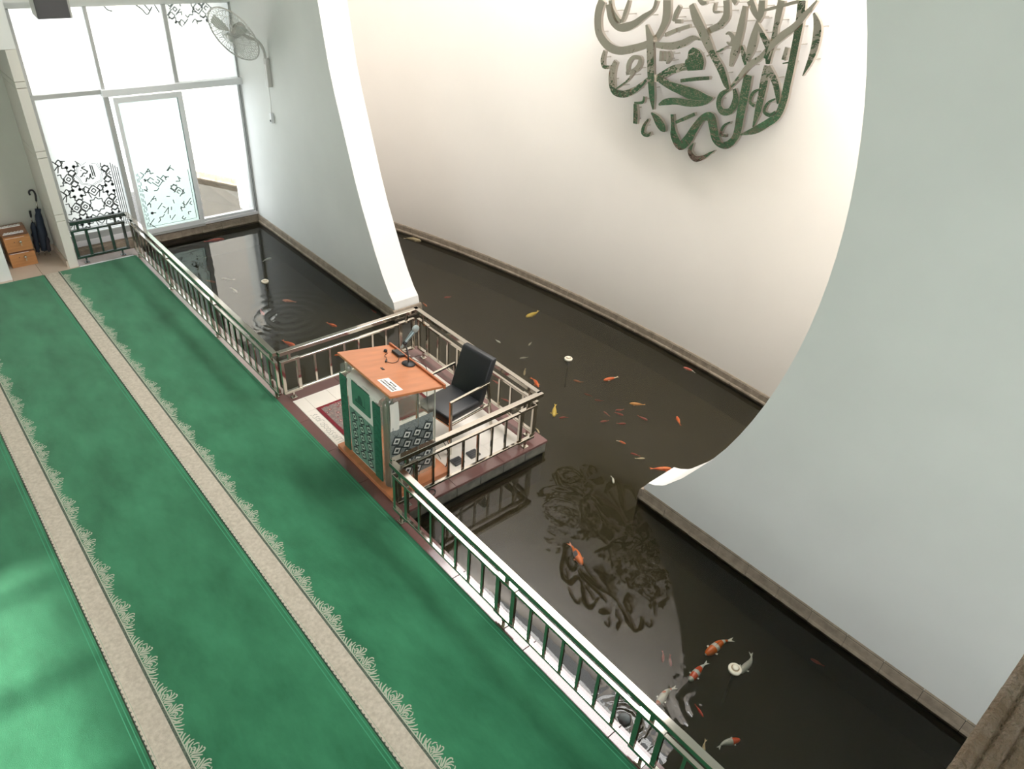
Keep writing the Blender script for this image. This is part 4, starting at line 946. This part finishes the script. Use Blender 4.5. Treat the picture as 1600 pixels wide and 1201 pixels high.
# ---------------------------------------------------------------- speaker, fan
sp = thing('loudspeaker', (2.38, 11.75, 3.28), 'dark grey loudspeaker box hung high in front of the window', 'loudspeaker')
bm = nb(); prism(bm, [(11.42, 3.31), (11.42, 3.54), (11.66, 3.60), (11.66, 3.34)], 'x', 2.20, 2.60); bmesh.ops.recalc_face_normals(bm, faces=bm.faces); bev(bm, 0.008, 2); obj('cabinet', bm, M['speaker_case'], sp)
bm = nb(); prism(bm, [(11.395, 3.315), (11.395, 3.545), (11.42, 3.545), (11.42, 3.315)], 'x', 2.20, 2.572); bmesh.ops.recalc_face_normals(bm, faces=bm.faces); bev(bm, 0.010, 2); obj('grille', bm, M['speaker_grey'], sp)
bm = nb(); box(bm, 2.36, 2.44, 11.64, 12.06, 3.46, 3.50); obj('wall_bracket', bm, M['alu'], sp)

fan = thing('wall_fan', (4.96, 11.06, 2.35), 'large grey caged fan on a bent arm fixed high on the pond wall', 'fan')
fc = Vector((4.50, 11.04, 3.085)); ax = Vector((-0.842, -0.351, -0.473)).normalized()
Q = ax.to_track_quat('Z', 'Y').to_matrix().to_4x4(); TF = Matrix.Translation(fc) @ Q
R_ = 0.40
def ring(r, z, rad): 
    bm = nb(); n = 48; tube(bm, [TF @ Vector((r * math.cos(2*PI*k/n), r * math.sin(2*PI*k/n), z)) for k in range(n + 1)], rad, 6, caps=False); return bm
obj('cage_rim', ring(R_, 0.0, 0.010), M['fan_grey'], fan, smooth=True)
bm = nb()
for s, z in ((1, 0.09), (-1, -0.09)):
    for rr_ in (0.12, 0.22, 0.32):
        n = 32; tube(bm, [TF @ Vector((rr_ * math.cos(2*PI*k/n), rr_ * math.sin(2*PI*k/n), s * 0.09 * math.sqrt(max(0, 1 - (rr_ / R_) ** 2)))) for k in range(n + 1)], 0.0035, 4, caps=False)
    for k in range(40):
        a = 2 * PI * k / 40; tube(bm, [TF @ Vector((q * math.cos(a + q * .5), q * math.sin(a + q * .5), s * 0.09 * math.sqrt(max(0, 1 - (q / R_) ** 2)))) for q in (0.05, 0.18, 0.30, 0.37, R_)], 0.003, 4, caps=False)
obj('wire_cage', bm, M['fan_grey'], fan, kind='stuff')
bm = nb(); lathe(bm, [(0.001, 0.10), (0.05, 0.095), (0.055, 0.085), (0.055, 0.04), (0.001, 0.035)], (0, 0, 0), 20, M=TF); obj('cage_badge', bm, M['fan_grey'], fan, smooth=True)
for k in range(3):
    bm = nb(); rows = []
    for i in range(6):
        q = 0.05 + 0.29 * i / 5; a0 = 2 * PI * k / 3 + 0.2 * i / 5; wv = 0.36 + 0.30 * math.sin(PI * i / 5)
        rows.append([bm.verts.new(TF @ Vector((q * math.cos(a0 + t), q * math.sin(a0 + t), (t - wv / 2) * q * 0.35))) for t in (0, wv * .33, wv * .66, wv)])
    for p, q in zip(rows, rows[1:]):
        for j in range(3): bm.faces.new((p[j], p[j+1], q[j+1], q[j])).smooth = True
    obj('blade', bm, M['fan_blade'], fan)
bm = nb(); lathe(bm, [(0.02, 0.03), (0.06, 0.02), (0.075, -0.04), (0.08, -0.12), (0.065, -0.20), (0.02, -0.23)], (0, 0, 0), 20, M=TF); obj('motor', bm, M['fan_grey'], fan, smooth=True)
m0 = TF @ Vector((0, 0, -0.14))
bm = nb(); tube(bm, cr([tuple(m0 + Vector((0, 0, -0.05))), (4.74, 11.10, 3.02), (4.86, 11.08, 2.97), (4.925, 11.06, 2.84), (4.93, 11.06, 2.66)], 5), 0.022, 10); obj('arm', bm, M['fan_grey'], fan, smooth=True)
obj('wall_plate', bbox(4.915, 4.98, 11.02, 11.10, 2.34, 2.74, 0.008, 2), M['fan_grey'], fan)
bm = nb(); tube(bm, cr([tuple(m0), (4.80, 11.16, 3.06), (4.90, 11.12, 2.92), (4.93, 11.00, 2.72), (4.94, 11.02, 2.60)], 5), 0.005, 6); obj('flex', bm, M['fan_grey'], fan, smooth=True)
bm = nb(); tube(bm, cr([(4.94, 11.07, 2.34), (4.955, 11.09, 2.15), (4.955, 11.11, 1.95)], 4), 0.005, 6); obj('drop_cord', bm, M['fan_grey'], fan, smooth=True)
sw = thing('wall_switch', (4.96, 11.12, 1.80), 'small pale switch box on the wall at the end of the fan cord', 'switch')
obj('case', bbox(4.935, 4.98, 11.09, 11.155, 1.80, 1.95, 0.008, 2), M['white_alu'], sw)
obj('toggle', bbox(4.922, 4.936, 11.112, 11.132, 1.82, 1.85, 0.003), M['grey_pad'], sw)

# ---------------------------------------------------------------- pond lamps and fountain jet
for (x, y), lab, s in (((4.003, 9.909), 'small round cream float lamp in the pond near the window', 1.0), ((6.265, 5.617), 'small round cream float lamp in the middle of the far pond', 1.0), ((4.017, 1.38), 'round cream float lamp nearest the camera, above a white koi', 1.0)):
    r = thing('float_lamp', (x, y, -0.15), lab, 'lamp', 'round lamps standing in the pond')
    bm = nb(); lathe(bm, [(0.030, -0.03), (0.052, -0.01), (0.056, 0.012), (0.050, 0.020), (0.030, 0.022)], (x, y, -0.15), 24); obj('disc', bm, M['lamp_white'], r, smooth=True)
    bm = nb(); lathe(bm, [(0.034, 0.020), (0.034, 0.024), (0.031, 0.025), (0.030, 0.0235)], (x, y, -0.15), 24); obj('groove_ring', bm, M['lamp_rim'], r, smooth=True)
    bm = nb(); lathe(bm, [(0.024, 0.020), (0.026, 0.032), (0.018, 0.038), (0.004, 0.040)], (x, y, -0.15), 20); obj('cap', bm, M['lamp_white'], r, smooth=True)
    bm = nb(); lathe(bm, [(0.010, -0.45), (0.010, -0.03)], (x, y, -0.15), 10); obj('stem', bm, M['slate'], r, smooth=True)
r = thing('fountain_jet', (2.98, 1.66, -0.15), 'small grey domed nozzle rippling the water just behind the long railing', 'fountain')
bm = nb(); lathe(bm, [(0.05, -0.45), (0.05, -0.02), (0.046, 0.01), (0.03, 0.032), (0.004, 0.042)], (2.98, 1.66, -0.15), 18); obj('nozzle', bm, mat('nozzle', (0.22, 0.24, 0.25), 0.4), r, smooth=True)

# ---------------------------------------------------------------- koi
FCOL = {'O': ((0.80, 0.12, 0.02), (0.88, 0.22, 0.04)), 'O2': ((0.50, 0.13, 0.04), (0.62, 0.20, 0.07)), 'R': ((0.50, 0.05, 0.035), (0.62, 0.09, 0.06)), 'R2': ((0.72, 0.05, 0.035), (0.8, 0.10, 0.06)),
        'P': ((0.55, 0.14, 0.10), (0.6, 0.25, 0.2)), 'P2': ((0.72, 0.16, 0.15), (0.75, 0.25, 0.22)), 'Y': ((0.62, 0.42, 0.05), (0.72, 0.52, 0.12)), 'YO': ((0.60, 0.25, 0.04), (0.68, 0.35, 0.08)),
        'W': ((0.62, 0.60, 0.50), (0.70, 0.68, 0.60)), 'C': ((0.66, 0.50, 0.27), (0.74, 0.60, 0.38)),
        'OW': ((0.80, 0.15, 0.03), (0.80, 0.62, 0.45)), 'PW': ((0.66, 0.14, 0.10), (0.76, 0.70, 0.62)),
        'KO': ((0.85, 0.17, 0.015), (0.85, 0.80, 0.68)), 'KR': ((0.80, 0.10, 0.02), (0.80, 0.80, 0.74)), 'KH': ((0.80, 0.10, 0.02), (0.74, 0.73, 0.66)), 'KW': ((0.76, 0.22, 0.10), (0.74, 0.70, 0.60)), 'KB': ((0.88, 0.18, 0.01), (0.03, 0.02, 0.02))}
def fish_mat(code):
    a, b = FCOL[code]; m = mat('koi_' + code.lower(), a, 0.35); nt = m.node_tree; pb = nt.nodes['Principled BSDF']
    at = nt.nodes.new('ShaderNodeAttribute'); at.attribute_name = 'patch'
    r = nt.nodes.new('ShaderNodeValToRGB'); e = r.color_ramp.elements; e[0].position = 0.46; e[1].position = 0.54; e[0].color = (*a, 1); e[1].color = (*b, 1)
    nt.links.new(at.outputs['Fac'], r.inputs['Fac']); nt.links.new(r.outputs['Color'], pb.inputs['Base Color']); return m
FM = {c: fish_mat(c) for c in FCOL}
def patchval(code, t, side, n):
    if code == 'KO': return 1.0 if (0.30 < t < 0.40 or 0.50 < t < 0.55 or 0.66 < t < 0.71 or t > 0.92 or t < 0.03) else 0.0
    if code == 'KR': return 1.0 if (t > 0.62 or t < 0.10 or 0.36 < t < 0.40) else 0.0
    if code == 'KH': return 1.0 if (t > 0.27 and not 0.40 < t < 0.5) else 0.0
    if code == 'KW': return 0.0 if (t < 0.16 or (0.44 < t < 0.54 and side > 0) or (0.72 < t < 0.8)) else 1.0
    if code == 'KB': return 1.0 if ((0.36 < t < 0.52 and side > 0.2) or (0.68 < t < 0.76 and side <= 0) or 0.18 < t < 0.22) else 0.0
    if code in ('OW', 'PW'): return 1.0 if t > 0.60 else 0.0
    return 0.5 + n * 0.5
def koi(hx, hy, tx, ty, depth, code, desc, place, k):
    H_ = Vector((hx, hy)); T_ = Vector((tx, ty)); L = (T_ - H_).length; d = (T_ - H_).normalized(); n2 = Vector((-d.y, d.x))
    L = max(L, 0.12); random.seed(k * 13 + 1)
    bend = random.uniform(-0.10, 0.10) * L; zc = -0.15 - depth - 0.055 * L - (0.012 if depth < 0.03 else 0)
    bl = L * 0.80
    def spine(t): q = H_ + d * (t * L) + n2 * (bend * math.sin(PI * t) - 0.35 * bend * math.sin(2 * PI * t)); return q
    prof = [(0.0, 0.018), (0.03, 0.045), (0.08, 0.072), (0.16, 0.094), (0.26, 0.106), (0.38, 0.108), (0.50, 0.096), (0.60, 0.076), (0.70, 0.050), (0.78, 0.030), (0.82, 0.024)]
    bm = nb(); rings = []; vals = []; seg = 10
    thin = 0.80 if code in ('C', 'P', 'R2') else (1.12 if code[0] == 'K' else 1.0)
    for t, w in prof:
        c = spine(t); e = spine(t + 0.02) - spine(t - 0.02); e.normalize(); m_ = Vector((-e.y, e.x)); ring_ = []
        for a in range(seg):
            an = 2 * PI * a / seg; s = math.cos(an); h = math.sin(an)
            v = bm.verts.new((c.x + m_.x * w * thin * L * s, c.y + m_.y * w * thin * L * s, zc + w * L * 1.0 * h)); ring_.append(v)
            vals.append(patchval(code, t, s, noise.noise(Vector((t * 6 + k, s * 2, h))) ))
        rings.append(ring_)
    for a, b in zip(rings, rings[1:]):
        for i in range(seg): bm.faces.new((a[i], a[(i+1) % seg], b[(i+1) % seg], b[i])).smooth = True
    bm.faces.new(rings[0][::-1]); bm.faces.new(rings[-1])
    def addattr(o, vs):
        at = o.data.attributes.new('patch', 'FLOAT', 'POINT')
        for i, v in enumerate(vs[:len(o.data.vertices)]): at.data[i].value = v
    lab = (desc + ' ' + place)
    o = obj('koi', bm, FM[code], smooth=True, label=lab, cat='fish', group='koi swimming in the pond'); addattr(o, vals)
    mt = FM[code]
    tail = 1.0 if code in ('KO', 'KR', 'KH', 'OW', 'PW', 'KW') else 0.5
    bm = nb(); c = spine(0.80); e = spine(1.0) - spine(0.80); e.normalize(); m_ = Vector((-e.y, e.x))
    pts = [c + m_ * 0.018 * L, c + e * 0.20 * L + m_ * 0.075 * L, c + e * 0.13 * L, c + e * 0.20 * L - m_ * 0.060 * L, c - m_ * 0.018 * L]
    V = [bm.verts.new((p.x, p.y, zc + (0.012 * L if i % 2 else 0.0))) for i, p in enumerate(pts)]
    bm.faces.new((V[0], V[1], V[2])); bm.faces.new((V[0], V[2], V[4])); bm.faces.new((V[2], V[3], V[4]))
    f_ = obj('tail_fin', bm, mt, o, recalc=False); addattr(f_, [tail] * 5)
    if L > 0.17 and depth < 0.07:
        for s in (-1, 1):
            c = spine(0.22) + Vector((0, 0)); e = spine(0.26) - spine(0.20); e.normalize(); m_ = Vector((-e.y, e.x)) * s; b0 = c + m_ * 0.085 * L
            pts = [b0, b0 + m_ * 0.085 * L + e * 0.03 * L, b0 + m_ * 0.075 * L + e * 0.09 * L, b0 + e * 0.05 * L]
            bm = nb(); bm.faces.new([bm.verts.new((p.x, p.y, zc - 0.01 * L)) for p in pts]); f_ = obj('pectoral_fin', bm, mt, o, recalc=False); addattr(f_, [tail] * 4)
        bm = nb(); q = [spine(0.36), spine(0.45), spine(0.60)]
        bm.faces.new([bm.verts.new(p) for p in ((q[0].x, q[0].y, zc + 0.10 * L), (q[1].x, q[1].y, zc + 0.125 * L), (q[2].x, q[2].y, zc + 0.07 * L))]); f_ = obj('dorsal_fin', bm, mt, o, recalc=False); addattr(f_, [tail] * 3)
FISH = [
(6.633,6.88,6.933,6.927,0.03,'Y','golden yellow koi','swimming alone beyond the platform railing'),
(7.584,6.538,7.568,6.427,0.12,'P','faint pink fish','near the curved curb beyond the golden yellow koi'),
(6.211,6.342,6.288,6.374,0.12,'W','tiny pale fish','above the slim whitish one beyond the chair railing'),
(5.882,6.159,6.005,6.113,0.12,'W','slim whitish fish','lying level with the railing beyond the chair'),
(5.614,5.768,5.745,5.884,0.08,'C','short cream fish','by the far corner of the platform railing'),
(5.535,5.404,5.591,5.636,0.02,'O','bright orange fish','diving beside the platform handrail corner'),
(6.084,5.322,6.163,5.211,0.1,'O2','dull orange fish','between the platform corner and the white-tailed orange fish'),
(6.334,5.023,6.561,4.965,0.03,'OW','orange fish with a white tail','in the middle of the far pond'),
(7.504,4.63,7.52,4.436,0.06,'PW','pink and white fish','close under the curved far curb'),
(6.024,5.056,6.06,4.942,0.14,'R','faint red fish','upper of two deep ones in mid pond'),
(6.029,4.877,6.106,4.805,0.14,'R','faint red fish','lower of two deep ones in mid pond'),
(6.239,4.484,6.383,4.346,0.05,'YO','amber fish','seen side-on above the red group'),
(5.256,4.832,5.462,5.009,0.02,'Y','small yellow koi with spread fins','next to the platform corner'),
(5.352,4.831,5.435,4.778,0.1,'R','short red fish','right beside the small yellow koi'),
(6.038,4.53,6.144,4.486,0.1,'R','curled red fish','topmost of the red group'),
(6.025,4.391,5.984,4.503,0.09,'R','red fish','just below the curled red one'),
(5.917,4.619,5.906,4.511,0.12,'P','thin pink fish','at the left of the red group'),
(6.182,4.139,6.161,4.284,0.08,'R','red fish','at the right of the red group'),
(5.706,4.478,5.809,4.435,0.1,'R','red fish','lowest at the left of the red group'),
(5.933,4.265,5.86,4.335,0.1,'R','red fish','lowest in the middle of the red group'),
(6.519,3.959,6.407,3.807,0.06,'O','small orange fish','alone to the right of the red group'),
(5.561,3.947,5.517,4.045,0.03,'OW','thin orange and cream fish','below the red group'),
(5.571,3.868,5.623,3.758,0.12,'R','dim red fish','beside a cream one near the white wall tip'),
(5.559,3.651,5.475,3.72,0.05,'C','slim cream fish','beside a dim red one near the white wall tip'),
(5.65,3.342,5.453,3.501,0.03,'O','long orange koi','half hidden behind the white wall tip'),
(4.943,3.567,5.007,3.674,0.03,'W','tiny white fish','over the dark weed'),
(4.887,4.685,4.911,4.788,0.03,'C','pale yellow fish','peeping out behind the granite platform corner'),
(3.979,1.636,4.302,1.567,0.02,'KO','big orange and white banded koi','above the nearest floating lamp'),
(3.672,1.565,3.939,1.573,0.02,'KR','red koi with white head and tail','left of the nearest floating lamp'),
(4.065,1.346,4.318,1.411,0.04,'W','plump white koi','passing behind the nearest floating lamp'),
(3.516,1.304,3.553,1.413,0.06,'R2','slender red fish','between the near handrail and the floating lamp'),
(3.573,1.01,3.374,1.073,0.02,'KH','white koi with a red head','lowest in the near pond'),
(3.293,1.595,3.545,1.587,0.03,'KW','white koi with orange patches','beside the near handrail'),
(3.69,1.837,3.764,1.905,0.12,'P2','faint pink fish','left one of two in the bright reflection'),
(3.714,1.771,3.791,1.836,0.12,'P2','faint pink fish','right one of two in the bright reflection'),
(3.236,1.1,3.377,1.175,0.04,'C','thin cream fish','partly under the near handrail'),
(3.858,2.97,3.953,3.256,0.02,'KB','orange koi with black spots','nearest the long handrail middle'),
(4.711,1.061,4.719,1.023,0.1,'R','tiny red fish','alone near the stone curb'),
(4.191,11.872,3.862,11.952,0.04,'R2','long red koi','just in front of the frosted door'),
(3.451,10.469,3.367,10.604,0.08,'O2','dull orange fish','beside the reflection of the door frame'),
(4.51,10.763,4.329,10.705,0.05,'W','pale thin fish','above the farthest floating lamp'),
(3.55,9.897,3.542,10.105,0.04,'W','small white fish','in the window reflection'),
(3.587,10.588,3.761,10.447,0.1,'W','faint whitish fish','long and level in the window reflection'),
(3.571,9.047,3.608,9.229,0.04,'P2','pink fish','making rings in the water'),
(3.99,9.328,4.129,9.161,0.05,'O2','orange brown fish','in the middle of the left pond'),
(4.241,8.186,4.188,8.377,0.04,'O','orange fish',"between the two railings' far side"),
(4.939,8.274,4.94,8.416,0.08,'R','dark red fish','under the left wall curb near its tip'),
(3.531,8.027,3.47,8.272,0.03,'O','orange fish','just beyond the railing corner'),
(3.828,7.523,3.929,7.452,0.02,'O','orange fish',"glimpsed behind the desk top's far corner"),
(5.629,7.978,5.652,8.109,0.05,'O2','brownish orange fish','at the tip of the left wall'),
(6.094,8.176,6.219,8.144,0.12,'R','faint dark red fish','off the tip of the left wall'),
(5.862,6.548,5.871,6.669,0.06,'W','tiny white fish','beyond the chair and railing'),
(5.082,5.455,5.049,5.564,0.1,'R','dim red fish','seen through the right platform railing'),
(5.232,5.82,5.219,5.92,0.1,'R','dim reddish fish','seen between chair back and railing'),
(6.942,10.007,6.733,10.274,0.02,'C','long cream fish','under the farthest part of the curved wall'),
(7.068,9.761,7.11,9.933,0.08,'O2','small brown fish','under the curb of the curved wall')]
for k, a in enumerate(FISH): koi(*a, k)
